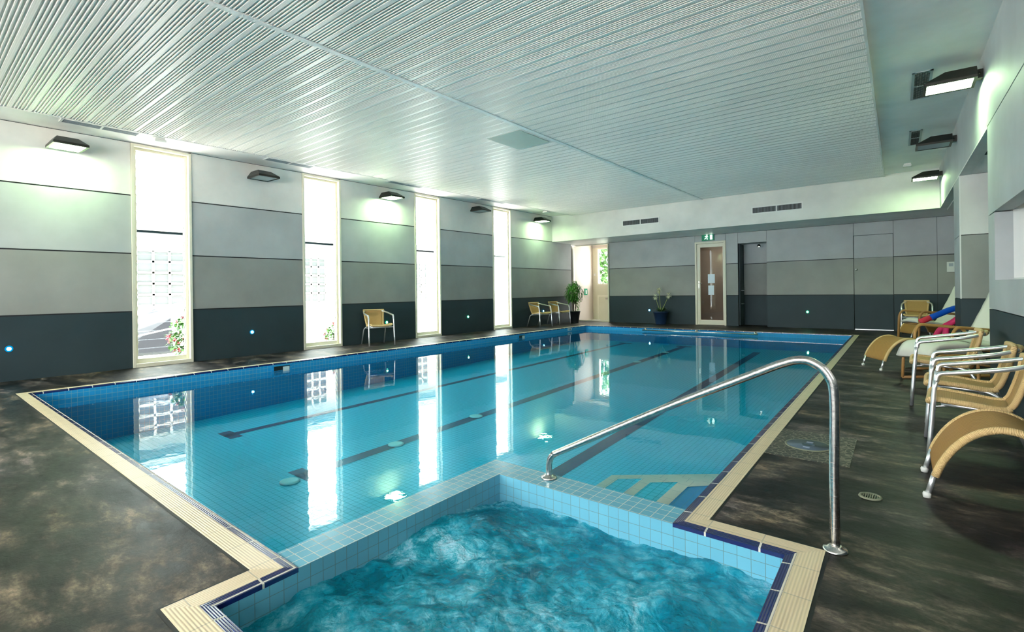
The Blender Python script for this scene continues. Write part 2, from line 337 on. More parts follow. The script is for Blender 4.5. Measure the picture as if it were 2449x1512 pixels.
def empty(name, loc=(0, 0, 0), rz=0, sc_=1.0):
    o = bpy.data.objects.new(name, None); o.empty_display_size = .1; COL.objects.link(o)
    o.location = loc; o.rotation_euler = (0, 0, rz); o.scale = (sc_,) * 3; return o
def thing(name, label, cat, loc=(0, 0, 0), rz=0, group=None, sc_=1.0): return tag(empty(name, loc, rz, sc_), label, cat, group)
def copy_thing(src, loc, rz, label, sc_=None, group=None):
    c = src.copy(); COL.objects.link(c); c.location = loc; c.rotation_euler = (0, 0, rz); c['label'] = label
    if sc_: c.scale = (sc_,) * 3
    if group: c['group'] = group
    for ch in list(src.children):
        d = ch.copy(); COL.objects.link(d); d.parent = c
        for g in list(ch.children):
            e = g.copy(); COL.objects.link(e); e.parent = d
    return c
def struct(name, mb, parent=None, bevel=0):
    o = mb.build(name, parent, bevel)
    if not parent: o['kind'] = 'structure'
    return o
# ------------------------------------------------------------------ setting
XL, XR, YN, YF = -10.3, .81, -5.0, 17.6
# pool + spa outline (room plan), inner edge of the coping
U = [(-8.72, 1.13), (-8.72, 15.42), (-.94, 15.42), (-.94, 2.55), (-.42, 2.55), (-.42, .79), (-2.12, .79), (-2.12, 1.13)]
def offset(poly, d):
    out = []; n = len(poly)
    for i in range(n):
        (x0, y0), (x1, y1), (x2, y2) = poly[i - 1], poly[i], poly[(i + 1) % n]
        e1 = Vector((x1 - x0, y1 - y0)).normalized(); e2 = Vector((x2 - x1, y2 - y1)).normalized()
        n1 = Vector((-e1.y, e1.x)); n2 = Vector((-e2.y, e2.x))
        out.append((x1 + (n1.x + n2.x) * d if abs(n1.x + n2.x) < 1.5 else x1 + n1.x * d, y1 + (n1.y + n2.y) * d if abs(n1.y + n2.y) < 1.5 else y1 + n1.y * d))
    return out
U1 = offset(U, .045); U2 = offset(U, .145); U3 = offset(U, .16)
def flat_with_hole(mb, outer, hole, z, mat, thick=0):
    pts = [S(*p, z) for p in outer] + [S(*p, z) for p in hole]
    tri = tessellate_polygon([[S(*p, 0) for p in outer], [S(*p, 0) for p in hole]])
    fs = []
    for t in tri:
        a, b, c = (pts[i] for i in t); fs.append(t if (b - a).cross(c - a).z > 0 else t[::-1])
    mb.add(pts, fs, mat)
mb = MB(); flat_with_hole(mb, [(-10.6, YN - .3), (2.6, YN - .3), (2.6, YF + .4), (-10.6, YF + .4)], U2, 0, M['deck'])
struct('floor', mb)
mb = MB()
for i in range(8):
    a, b = U2[i], U2[(i + 1) % 8]; c, d = U1[i], U1[(i + 1) % 8]; e, f = U[i], U[(i + 1) % 8]; g, h = U3[i], U3[(i + 1) % 8]
    ax = 'x' if abs(U[i][1] - U[(i + 1) % 8][1]) < .01 else 'y'
    z = .004
    mb.quad(S(*a, z), S(*c, z), S(*d, z), S(*b, z), M['c_' + ax])
    mb.quad(S(*c, z), S(*e, -.002), S(*f, -.002), S(*d, z), M['v_' + ax])
    mb.quad(S(*e, -.002), S(*e, -.022), S(*f, -.022), S(*f, -.002), M['v_' + ax])
    mb.quad(S(*g, .0012), S(*a, .0012), S(*b, .0012), S(*h, .0012), M['seal'])
    mb.quad(S(*a, -.01), S(*a, z), S(*b, z), S(*b, -.01), M['c_' + ax])
tag(struct('trim_1', mb), 'cream and navy ribbed coping tiles round the pool and spa')
# basins
fz = lambda y: -.78 + (y - 1.13) * (.30 / 14.3)
mb = MB()
def vwall(mb, p, q, z0a, z0b, z1, mat): mb.quad(S(*p, z0a), S(*q, z0b), S(*q, z1), S(*p, z1), mat)
vwall(mb, U[0], U[1], fz(U[0][1]), fz(U[1][1]), -.022, M['w_yz']); vwall(mb, U[1], U[2], fz(15.42), fz(15.42), -.022, M['w_xz'])
vwall(mb, U[2], U[3], fz(15.42), fz(2.55), -.022, M['w_yz'])
vwall(mb, U[0], (-2.33, 1.13), fz(1.13), fz(1.13), -.022, M['w_xz'])
vwall(mb, (-2.33, 1.13), (-2.33, 2.76), fz(1.13), fz(2.76), -.005, M['w_yz']); vwall(mb, (-2.33, 2.76), (-.94, 2.76), fz(2.76), fz(2.76), -.005, M['w_xz'])
mb.quad(S(-8.72, 1.13, fz(1.13)), S(-.94, 1.13, fz(1.13)), S(-.94, 15.42, fz(15.42)), S(-8.72, 15.42, fz(15.42)), M['f_xy'])
# spa shell
D = -.95
for p, q, ax, zt_ in (((-2.12, .79), (-2.12, 1.13), 'yz', -.022), ((-2.12, 1.13), (-2.12, 2.55), 'yz', -.005), ((-2.12, 2.55), (-.94, 2.55), 'xz', -.005), ((-.94, 2.55), (-.42, 2.55), 'xz', -.022), ((-.42, 2.55), (-.42, .79), 'yz', -.022), ((-.42, .79), (-2.12, .79), 'xz', -.022)):
    vwall(mb, p, q, D, D, zt_, M['t_' + ax])
mb.quad(S(-2.12, .79, D), S(-.42, .79, D), S(-.42, 2.55, D), S(-2.12, 2.55, D), M['t_xy'])
# dividing wall top between pool and spa
T = -.005
mb.quad(S(-2.33, 1.13, T), S(-2.12, 1.13, T), S(-2.12, 2.55, T), S(-2.33, 2.76, T), M['t_xy'])
mb.quad(S(-2.33, 2.76, T), S(-2.12, 2.55, T), S(-.94, 2.55, T), S(-.94, 2.76, T), M['t_xy'])
# bench in the spa with cream nosing
for (a, b, e, f) in (((-2.12, .79), (-1.80, 2.55), (-1.84, .79), (-1.80, 2.55)), ((-.74, .79), (-.42, 2.55), (-.74, .79), (-.70, 2.55))):
    mb.sbox((a[0], a[1], D), (b[0], b[1], -.42), M['t_xy']); mb.sbox((e[0], e[1], -.42), (f[0], f[1], -.414), M['nose'])
tag(struct('trim_2', mb), 'blue tiled pool basin and raised spa surround')
# lane lines
def lane(nm, x0, y0, x1, y1, w, tw, label):
    mb = MB(); g = .003
    def q(xa, ya, xb, yb, hw):
        dx, dy = xb - xa, yb - ya
        mb.quad(S(xa - hw, ya, fz(ya) + g), S(xa + hw, ya, fz(ya) + g), S(xb + hw, yb, fz(yb) + g), S(xb - hw, yb, fz(yb) + g), M['n_xy'])
    q(x0, y0, x1, y1, w / 2); q(x0, y0, x0, y0 + .17, tw / 2) if tw else None; q(x1, y1, x1, y1 + .17, tw / 2)
    o = struct(nm, mb); return o
lane('trim_3', -7.45, 2.90, -7.02, 14.9, .15, .44, ''); lane('trim_4', -5.12, 2.74, -5.10, 14.9, .185, .46, ''); lane('trim_5', -2.86, 2.8, -3.02, 14.7, .185, 0, '')
# steps in the pool corner
def steps():
    for i, (pts, z) in enumerate((([(-2.02, 2.76), (-2.02, 4.0), (-.94, 4.85)], -.42), ([(-1.66, 2.76), (-1.66, 3.84), (-.94, 4.42)], -.32), ([(-1.29, 2.76), (-1.29, 3.62), (-.94, 3.95)], -.20))):
        mb = MB(); w = .085
        a, b, c = pts; ring = [a, b, c, (-.94, 2.76)]
        n = len(ring); vs = [S(*p, fz(3)) for p in ring] + [S(*p, z) for p in ring]
        mb.add(vs, [tuple(range(n, 2 * n))] + [(k, (k + 1) % n, n + (k + 1) % n, n + k) for k in range(n)], M['f_xy'] if i < 2 else M['w_xz'])
        ib = (b[0] + w, b[1] - w * .55); ia = (a[0] + w, a[1]); ic = (c[0], c[1] - w * 1.3)
        for p, q, r, s_ in ((a, b, ib, ia), (b, c, ic, ib)):
            mb.quad(S(*p, z + .004), S(*q, z + .004), S(*r, z + .004), S(*s_, z + .004), M['nose'])
            mb.quad(S(*p, z + .004), S(*q, z + .004), S(*q, z - .04), S(*p, z - .04), M['nose'])
        tag(mb.build('pool_step'), ['lowest cream edged step under water in the pool corner', 'middle cream edged step under water in the pool corner', 'highest cream edged step under water in the pool corner'][i], 'step', 'underwater steps', 'structure')
steps()
# water
mb = MB(); zt = -.128
P = [(-8.717, 1.133), (-2.333, 1.133), (-2.333, 2.763), (-.943, 2.763), (-.943, 15.417), (-8.717, 15.417)]
vs = [S(*p, -1.1) for p in P] + [S(*p, zt) for p in P]
mb.add(vs, [tuple(range(5, -1, -1)), tuple(range(6, 12))] + [(k, (k + 1) % 6, 6 + (k + 1) % 6, 6 + k) for k in range(6)], M['water'])
o = mb.build('pool_water'); tag(o, 'calm blue water filling the long swimming pool', 'water', kind='stuff')
def spah(x, y):
    v = Vector((x * 2.2, y * 2.2, .3)); h = mnoise.fractal(v, 1.0, 2.0, 4) * .035
    h += abs(mnoise.noise(Vector((x * 9, y * 9, 1.7)))) * .018 + mnoise.fractal(Vector((x * 30, y * 30, 0)), .8, 2, 3) * .004
    for (cx, cy, r, a) in ((-1.95, 2.05, .22, .045), (-2.05, 1.2, .2, .04), (-1.3, 1.1, .3, .02), (-.75, 2.1, .2, .015)):
        d2 = ((x - cx) ** 2 + (y - cy) ** 2) / r ** 2; h += a * math.exp(-d2)
    return h
mb = MB(); nx, ny = 170, 176
mb.grid(lambda u, v: S(-2.12 + 1.70 * u, .79 + 1.76 * v, -.148 + spah(-2.12 + 1.70 * u, .79 + 1.76 * v)), nx, ny, M['spa'])
o = mb.build('spa_water'); tag(o, 'bubbling foamy turquoise water in the spa corner', 'water', kind='stuff')
# left wall with banded boards
WIN = [(2.58, 3.50), (5.68, 6.63), (8.90, 9.85), (12.19, 13.15)]
BANDS = [(0, 1.0, 'b1'), (1.0, 2.03, 'b3'), (2.03, 3.06, 'b2'), (3.06, 4.0, 'top')]
mb = MB(); g = .011
bays = [(YN, 2.58), (3.50, 5.68), (6.63, 8.90), (9.85, 12.19), (13.15, 17.08)]
for a, b in bays:
    mb.sbox((XL - .2, a, 0), (XL - .012, b, 4.0), M['joint'], True)
    for z0, z1, m in BANDS: mb.sbox((XL - .012, a + .004, z0 + (g if z0 else 0)), (XL, b - .004, z1 - g), M[m], True)
struct('wall_left', mb)
def louvre_window(n, y0, y1):
    t = empty('window_%d' % n); t['kind'] = 'structure'
    h = 3.80 * kz((y0 + y1) / 2) / kz(3) if False else cz((y0 + y1) / 2) - .02
    mb = MB(); c = M['cream']; x0, x1 = XL - .19, XL + .025; w = .045
    mb.sbox((x0, y0, 0), (x1, y0 + w, h), c); mb.sbox((x0, y1 - w, 0), (x1, y1, h), c)
    mb.sbox((x0, y0 + w, 0), (x1, y1 - w, w + .02), c); mb.sbox((x0, y0 + w, h - w), (x1, y1 - w, h), c)
    mb.sbox((x0 + .02, y0 + w, w + .02), (x1 - .09, y0 + 2 * w, h - w), c); mb.sbox((x0 + .02, y1 - 2 * w, w + .02), (x1 - .09, y1 - w, h - w), c)
    mb.sbox((x0 + .02, y0 + 2 * w, w + .02), (x1 - .09, y1 - 2 * w, 2 * w + .05), c); mb.sbox((x0 + .02, y0 + 2 * w, h - 2 * w), (x1 - .09, y1 - 2 * w, h - w), c)
    mb.build('window_frame', t, .004)
    mb = MB(); a, b = y0 + 2 * w, y1 - 2 * w; z = .16; xm = XL - .12
    while z < h - .2:
        mb.hexa([S(xm - .012, a, z), S(xm + .052, a, z + .145), S(xm + .052, b, z + .145), S(xm - .012, b, z), S(xm - .018, a, z + .003), S(xm + .046, a, z + .148), S(xm + .046, b, z + .148), S(xm - .018, b, z + .003)], M['louvre'])
        z += .148
    mb.build('louvre_blades', t)
    mb = MB(); z = .16
    while z < h - .2:
        for yy in (a, b - .012): mb.hexa([S(xm - .03, yy, z - .01), S(xm + .045, yy, z + .12), S(xm + .045, yy + .012, z + .12), S(xm - .03, yy + .012, z - .01), S(xm - .045, yy, z + .01), S(xm + .03, yy, z + .14), S(xm + .03, yy + .012, z + .14), S(xm - .045, yy + .012, z + .01)], M['white'])
        z += .148
    mb.build('louvre_clips', t)
for i, (a, b) in enumerate(WIN): louvre_window(i + 1, a, b)
# ceiling: flat perimeter + ribbed metal field
mb = MB()
def cq(x0, x1, y0, y1, dz=0, th=.12):
    mb.hexa([S(x0, y0, cz(y0) + dz), S(x1, y0, cz(y0) + dz), S(x1, y1, cz(y1) + dz), S(x0, y1, cz(y1) + dz), S(x0, y0, cz(y0) + th), S(x1, y0, cz(y0) + th), S(x1, y1, cz(y1) + th), S(x0, y1, cz(y1) + th)], M['ceil'])
cq(XL - .3, 2.6, YN - .3, 15.9)
struct('ceiling', mb)
def ribbed(nm, x0, x1, y0, y1):
    mb = MB(); per = .20; prof = []; y = y0
    while y < y1:
        prof += [(y, 0), (y + .036, 0)]
        for k in range(5):
            q = y + .036 + k * .0328; prof += [(q + .006, .014), (q + .018, .014), (q + .024, 0), (q + .0328, 0)]
        y += per
    prof = [(min(a, y1), b) for a, b in prof if a <= y1]
    vs = []; base = -.05
    for a, b in prof:
        z = cz(a) + base + b; vs += [S(x0, a, z), S(x1, a, z)]
    fs = [(2 * i, 2 * i + 1, 2 * i + 3, 2 * i + 2)[::-1] for i in range(len(prof) - 1)]
    mb.add(vs, fs, M['ribs'])
    for xx in (x0, x1): # edge angle
        mb.sbox((xx - .012, y0, 0), (xx + .012, y1, .001), M['ceil'])
        o = len(mb.v) - 8
        for k in range(8):
            v = mb.v[o + k]; v.z = cz(v.y) + (-.056 if k < 4 else -.002)
    o = mb.build(nm); o['kind'] = 'structure'; return o
ribbed('ceiling_panel', -9.40, -4.76, YN, 15.7); ribbed('ceiling_panel', -4.72, -.24, YN, 15.7)
mb = MB(); mb.sbox((-4.775, YN, 0), (-4.705, 15.7, .01), M['ceil'])
for v in mb.v: v.z = cz(v.y) - (.058 if v.z < .005 else .04)
struct('trim_6', mb)
# far bulkhead and soffit
mb = MB(); mb.sbox((XL - .2, 15.72, 3.06), (XR, 15.9, 4.05), M['top']); mb.sbox((XL - .2, 15.9, 3.06), (2.4, 17.7, 3.2), M['ceil'])
mb.sbox((XR, 15.72, 3.06), (2.4, 15.9, 3.2), M['ceil'])
struct('beam', mb)
# far wall: boards split at the panel joints
mb = MB(); g = .010
def farboards(x0, x1, z0w=0., z1w=3.06, y=YF, mats=('b1', 'b3', 'b2')):
    mb.sbox((x0, y + .012, z0w), (x1, y + .16, z1w), M['joint'])
    for z0, z1, m in ((0, 1.0, mats[0]), (1.0, 2.05, mats[1]), (2.05, 3.06, mats[2])):
        a, b = max(z0 + (g if z0 else 0), z0w), min(z1 - g, z1w)
        if b > a + .01: mb.sbox((x0 + .004, y, a), (x1 - .004, y + .012, b), M[m])
mb.sbox((-1.03, YF + .06, 0), (-.07, YF + .16, 2.72), M['joint'])
for x0, x1, z0, z1 in ((-8.88, -5.57, 0, 3.06), (-5.57, -4.55, 2.83, 3.06), (-4.55, -4.17, 0, 3.06), (-4.17, -3.31, 2.70, 3.06), (-3.31, -1.01, 0, 3.06),
                       (-1.01, -.09, 2.70, 3.06), (-.09, .84, 0, 3.06), (.84, 2.4, 0, 3.06)):
    farboards(x0, x1, z0, z1)
# recess with banded back and dark side
farboards(-4.17, -3.31, 0, 2.72, 18.25)
mb.sbox((-4.21, YF + .16, 0), (-4.17, 18.25, 2.72), M['b1']); mb.sbox((-3.31, YF + .16, 0), (-3.27, 18.25, 2.72), M['b3']); mb.sbox((-4.21, YF + .012, 2.70), (-3.27, 18.25, 2.75), M['b2'])
mb.sbox((-4.21, YF + .1, -.1), (-3.27, 18.4, 0.0), M['deck']); mb.sbox((-4.3, 18.41, -.1), (-3.2, 18.5, 3.0), M['joint'])
struct('wall_far', mb)
# flush door
t = empty('door_1'); t['kind'] = 'structure'
mb = MB()
for z0, z1, m in ((0.02, .998, 'b1'), (1.004, 2.048, 'b3'), (2.054, 2.69, 'b2')): mb.sbox((-1.0, YF + .012, z0), (-.10, YF + .05, z1), M[m])
mb.build('door_panel', t); mb = MB(); mb.sbox((-.99, YF - .02, .002), (-.1, YF + .012, .02), M['chrome']); mb.build('threshold', t)
mb = MB(); c = S(-.94, YF, 1.72); mb.tube([c, c + Vector((0, -.05, 0))], .012, M['chrome']); mb.tube([c + Vector((0, -.04, 0)), c + Vector((0, -.075, 0))], .028, M['chrome']); mb.build('door_knob', t)
# recess door
t = empty('door_2'); t['kind'] = 'structure'
mb = MB(); mb.sbox((-4.165, 17.68, .02), (-4.13, 18.22, 2.68), M['b1']); mb.build('door_panel', t)
mb = MB(); c = S(-4.13, 17.8, 1.16); mb.tube(fillet([c, c + Vector((.06, 0, 0)), c + Vector((.06, .12, 0))], .02), .011, M['chrome'])
c = S(-4.13, 17.8, .72); mb.tube(fillet([c, c + Vector((.06, 0, 0)), c + Vector((.06, .12, 0))], .02), .011, M['chrome']); mb.build('door_handle', t)
# framed glass door
t = empty('door_3'); t['kind'] = 'structure'
mb = MB(); c = M['cream']; a, b, h = -5.57, -4.55, 2.83
mb.sbox((a, YF - .03, 0), (a + .06, YF + .08, h), c); mb.sbox((b - .06, YF - .03, 0), (b, YF + .08, h), c); mb.sbox((a + .06, YF - .03, h - .06), (b - .06, YF + .08, h), c)
mb.build('door_frame', t, .004)
mb = MB(); mb.sbox((a + .07, YF - .01, .01), (a + .17, YF + .04, h - .07), c); mb.sbox((b - .10, YF - .01, .01), (b - .065, YF + .04, h - .07), c)
mb.sbox((a + .17, YF - .01, .01), (b - .10, YF + .04, .17), c); mb.sbox((a + .17, YF - .01, h - .19), (b - .10, YF + .04, h - .07), c)
leaf = mb.build('door_leaf', t, .004)
mb = MB(); mb.quad(S(a + .17, YF + .01, .17), S(b - .10, YF + .01, .17), S(b - .10, YF + .01, h - .19), S(a + .17, YF + .01, h - .19), M['doorglass']); mb.build('pane', leaf)
mb = MB(); p = S(a + .13, YF - .01, 1.42); mb.tube(fillet([p, p + Vector((0, -.06, 0)), p + Vector((.13, -.06, 0))], .02), .010, M['steel']); mb.box(p + Vector((-.02, -.012, -.17)), p + Vector((.02, 0, .08)), M['steel']); mb.build('door_handle', leaf)
# corridor behind the glass door
mb = MB(); mb.sbox((a - .6, 19.3, 0), (b + .9, 19.4, 3.0), M['brown']); mb.sbox((a - .7, YF + .2, 0), (a - .6, 19.3, 3.0), M['brown']); mb.sbox((b + .25, YF + .2, 0), (b + .3, 19.3, 3.0), M['brown'])
mb.sbox((a - .7, YF + .2, 2.9), (b + .3, 19.4, 3.0), M['white'])
struct('wall_corridor', mb)
mb = MB(); mb.sbox((a - .7, YF + .16, -.05), (b + .3, 19.4, .0), M['brown']); struct('floor_corridor', mb)
# glazed lobby screen, far left
t = empty('window_5'); t['kind'] = 'structure'
a, b, h = -10.55, -8.90, 3.05; mb = MB()
for q in ((a, .06), (b - .05, .05)): mb.sbox((q[0], YF - .5 * 0 - .02, 0), (q[0] + q[1], YF + .06, h), c)
mb.sbox((a + .06, YF - .02, 0), (b - .05, YF + .06, .05), c); mb.sbox((a + .06, YF - .02, h - .04), (b - .05, YF + .06, h), c)
mb.build('window_frame', t, .003)
mb = MB(); mb.quad(S(a + .06, YF + .02, .05), S(b - .05, YF + .02, .05), S(b - .05, YF + .02, h - .04), S(a + .06, YF + .02, h - .04), M['glass']); mb.build('pane', t)
mb = MB(); mb.sbox((-10.62, 17.0, 0), (-10.55, 17.62, 3.06), M['b3']); struct('wall_left_return', mb)
# lobby
mb = MB(); L = M['lobby']
mb.sbox((-10.75, 17.62, -1.2), (-10.6, 19.6, 3.4), L); mb.sbox((-10.75, 17.62, 3.25), (-8.7, 19.6, 3.4), L); mb.sbox((-8.86, 17.62, -1.2), (-8.80, 19.6, 3.3), L)
Yb = 19.4; wx0, wx1, wz0, wz1 = -10.37, -9.15, 1.46, 3.06
mb.sbox((-10.6, Yb, wz1), (-8.86, Yb + .15, 3.3), L); mb.sbox((wx0, Yb, 1.02), (wx1, Yb + .15, wz0), M['lobbytrim']); mb.sbox((-10.6, Yb, -1.2), (wx0, Yb + .15, wz1), M['lobbytrim']); mb.sbox((wx1, Yb, -1.2), (-8.86, Yb + .15, wz1), L)
struct('wall_lobby', mb)
mb = MB(); mb.sbox((-10.7, 17.7, -1.25), (-8.8, 19.6, -1.2), M['paving']); struct('floor_lobby', mb)
t = empty('window_6'); t['kind'] = 'structure'; mb = MB()
mb.sbox((wx0, Yb - .03, wz0), (wx0 + .06, Yb + .1, wz1), c); mb.sbox((wx1 - .06, Yb - .03, wz0), (wx1, Yb + .1, wz1), c); mb.sbox((wx0 + .06, Yb - .03, wz0), (wx1 - .06, Yb + .1, wz0 + .06), c); mb.sbox((wx0 + .06, Yb - .03, wz1 - .06), (wx1 - .06, Yb + .1, wz1), c)
mb.build('window_frame', t)
mb = MB(); mb.quad(S(wx0 + .06, Yb + .03, wz0 + .06), S(wx1 - .06, Yb + .03, wz0 + .06), S(wx1 - .06, Yb + .03, wz1 - .06), S(wx0 + .06, Yb + .03, wz1 - .06), M['glass']); mb.build('pane', t)
t = empty('door_4'); t['kind'] = 'structure'; mb = MB()
mb.sbox((wx0, Yb - .02, -1.2), (wx0 + .07, Yb + .1, 1.02), c); mb.sbox((wx1 - .07, Yb - .02, -1.2), (wx1, Yb + .1, 1.02), c); mb.sbox((wx0 + .07, Yb - .02, .95), (wx1 - .07, Yb + .1, 1.02), c); mb.build('door_frame', t)
mb = MB(); LT = M['lobbytrim']; gx0, gx1 = -9.87, -9.60
mb.sbox((wx0 + .07, Yb, -1.2), (gx0, Yb + .05, .95), LT); mb.sbox((gx1, Yb, -1.2), (wx1 - .07, Yb + .05, .95), LT); mb.sbox((gx0, Yb, .72), (gx1, Yb + .05, .95), LT); mb.sbox((gx0, Yb, -1.2), (gx1, Yb + .05, -.6), LT); leaf = mb.build('door_leaf', t)
mb = MB(); mb.quad(S(gx0, Yb + .02, -.6), S(gx1, Yb + .02, -.6), S(gx1, Yb + .02, .72), S(gx0, Yb + .02, .72), M['glass']); mb.build('pane', leaf)
mb = MB(); mb.sbox((-9.95, Yb - .07, .84), (-9.62, Yb, .91), M['steel']); p = S(-9.8, Yb - .05, .9); mb.tube([p, p + Vector((.3, -.12, .03))], .012, M['steel']); mb.build('door_closer', leaf)
# right wall: upper bulkhead, near wall with niche opening, pier, alcove
mb = MB()
def rw(y0, y1, z0, z1, m, th=.14, x=XR): mb.sbox((x, y0, z0), (x + th, y1, z1), M[m], True)
rw(YN, 15.72, 3.065, 4.0, 'b2'); rw(7.78, 15.72, 3.04, 3.065, 'top')
NY = 7.75; ow0, ow1, oz0, oz1 = 2.2, 7.30, 1.30, 2.03
rw(YN, NY, oz1 + .01, 3.05, 'b2'); rw(ow1, NY, .985, oz1 - .002, 'b3' if False else 'b2'); rw(YN, ow0, .985, oz1 - .002, 'b2'); rw(ow0, ow1, .985, oz0, 'b2'); rw(YN, NY, 0, .975, 'b1')
mb.sbox((XR + .012, YN, 0), (XR + .13, NY, 4.0), M['joint'], True) if False else None
mb.sbox((XR + .14, YN, 3.0), (XR + 1.75, 15.9, 3.06), M['ceil'])
mb.sbox((XR + .14, YN, 3.065), (XR + .2, 15.72, 4.0), M['joint'], True)
mb.sbox((XR + .14, NY - .12, 0), (XR + 1.6, NY, 3.0), M['b3'])
struct('wall_right', mb)
# niche behind the opening
mb = MB(); mb.sbox((XR + .14, ow1, oz0 - .3), (XR + .36, ow1 + .04, 2.4), M['white']); mb.sbox((XR + .36, ow1 + .1, oz0 - .3), (XR + 1.3, ow1 + .14, 2.6), M['top'])
mb.sbox((XR + .14, ow0, oz0 - .06), (XR + 1.3, ow1, oz0 - .02), M['white']); mb.sbox((XR + 1.3, ow0, .9), (XR + 1.36, ow1 + .14, 2.7), M['white']); mb.sbox((XR + .14, 5.0, .9), (XR + .9, 5.05, 2.6), M['white']); mb.sbox((XR + .14, ow0 - .2, 2.6), (XR + 1.36, ow1 + .14, 2.66), M['ceil'])  # the thin cross partition is added out of view to cut sky light here
struct('wall_niche', mb)
mb = MB(); PX0, PX1, PY0, PY1 = XR, XR + 1.0, 11.0, 12.05
mb.sbox((PX0 + .012, PY0 + .012, 0), (PX1, PY1, 3.0), M['joint'])
for z0, z1, m, m2 in ((0, 1.0, 'b1', 'b1'), (1.0, 2.03, 'b3', 'b2'), (2.03, 3.0, 'top', 'b2')):
    a, b = z0 + (.006 if z0 else 0), z1 - .006
    mb.sbox((PX0 + .014, PY0, a), (PX1, PY0 + .012, b), M[m]); mb.sbox((PX0, PY0 + .004, a), (PX0 + .012, PY1, b), M[m2])
mb.sbox((PX0 - .004, PY0 - .004, 1.0), (PX0 + .014, PY0 + .012, 3.0), M['white'])
struct('pillar', mb)
mb = MB()
for z0, z1, m in ((0, 1.0, 'b1'), (1.0, 2.03, 'b3'), (2.03, 3.06, 'b2')): mb.sbox((XR + 1.6, NY - .1, z0), (XR + 1.7, YF, z1 - .008), M[m])
struct('wall_alcove', mb)
# back wall with wide glazing behind the camera
mb = MB(); mb.sbox((XL - .2, YN - .2, 0), (2.6, YN, .9), M['b1']); mb.sbox((XL - .2, YN - .2, 3.3), (2.6, YN, 4.0), M['top'])
for x in (-10.4, -7.7, -5.0, -2.3, .45): mb.sbox((x, YN - .2, .9), (x + .25, YN, 3.3), M['cream'])
mb.sbox((XR, YN, 0), (XR + .14, YN + .05, 3.9), M['b2'])
struct('wall_back', mb)
t = empty('window_7'); t['kind'] = 'structure'; mb = MB(); mb.quad(S(-10.2, YN - .1, .9), S(XR, YN - .1, .9), S(XR, YN - .1, 3.3), S(-10.2, YN - .1, 3.3), M['glass']); mb.build('pane', t)
# ------------------------------------------------------------------ lamps
def make_lamp(lit):
    t = empty('wall_floodlight')
    hw, d0, d1 = .21, .06, .54
    # local: +Y out of the wall, origin on the wall at glass level
    mb = MB(); bt = [(-hw, d0, 0), (hw, d0, 0), (hw, d1, 0), (-hw, d1, 0)]; bm = [(-hw, d0, .035), (hw, d0, .035), (hw, d1, .035), (-hw, d1, .035)]
    tp = [(-hw * .62, d0, .15), (hw * .62, d0, .15), (hw * .62, d1 - .20, .15), (-hw * .62, d1 - .20, .15)]
    v = bt + bm + tp
    mb.add(v, [(0, 1, 5, 4), (1, 2, 6, 5), (2, 3, 7, 6), (3, 0, 4, 7), (4, 5, 9, 8), (5, 6, 10, 9), (6, 7, 11, 10), (7, 4, 8, 11), (8, 9, 10, 11)], M['darkmetal'])
    r = .03; inn = [(-hw + r, d0 + r, 0), (hw - r, d0 + r, 0), (hw - r, d1 - r, 0), (-hw + r, d1 - r, 0)]
    mb.add(bt + inn, [(0, 4, 5, 1), (1, 5, 6, 2), (2, 6, 7, 3), (3, 7, 4, 0)], M['darkmetal'])
    h = mb.build('lamp_housing', t, .006)
    mb = MB(); mb.add([(x, y, .006) for x, y, _ in inn], [(3, 2, 1, 0)], M['lampglow'] if lit else M['lampoff']); mb.build('lamp_glass', t)
    mb = MB(); mb.box((-.05, 0, .03), (.05, .07, .13), M['darkmetal']); mb.tube([(-.07, .035, .08), (.07, .035, .08)], .012, M['darkmetal']); mb.build('wall_bracket', t)
    return t
lit = make_lamp(True); off = make_lamp(False)
lamps = [(XL, 1.70, 3.47, -90, 1, 'lit green-white floodlight high on the wall left of the nearest tall window'), (XL, 4.69, 3.51, -90, 0, 'unlit dark floodlight on the wall between first and second tall windows'),
         (XL, 7.90, 3.57, -90, 1, 'lit floodlight above the lone wicker chair on the window wall'), (XL, 11.28, 3.64, -90, 0, 'unlit dark floodlight on the wall between third and fourth tall windows'),
         (XL, 14.61, 3.68, -90, 1, 'lit floodlight above the pair of wicker chairs near the far corner'), (XR, 8.05, 3.58, 90, 1, 'largest lit floodlight projecting from the right wall beside the ceiling grille'),
         (XR, 11.35, 3.60, 90, 0, 'unlit black floodlight projecting from the right wall'), (XR, 14.75, 3.62, 90, 1, 'lit floodlight on the right wall close to the far bulkhead')]
used = {0: False, 1: False}
for X, Y, Z, rz, on, lab in lamps:
    src = lit if on else off
    rot = math.radians(rz) + math.atan(SH)
    if not used[on]: src.location = S(X, Y, Z); src.rotation_euler = (0, 0, rot); tag(src, lab, 'wall lamp', 'wall floodlights'); used[on] = True
    else: copy_thing(src, S(X, Y, Z), rot, lab)
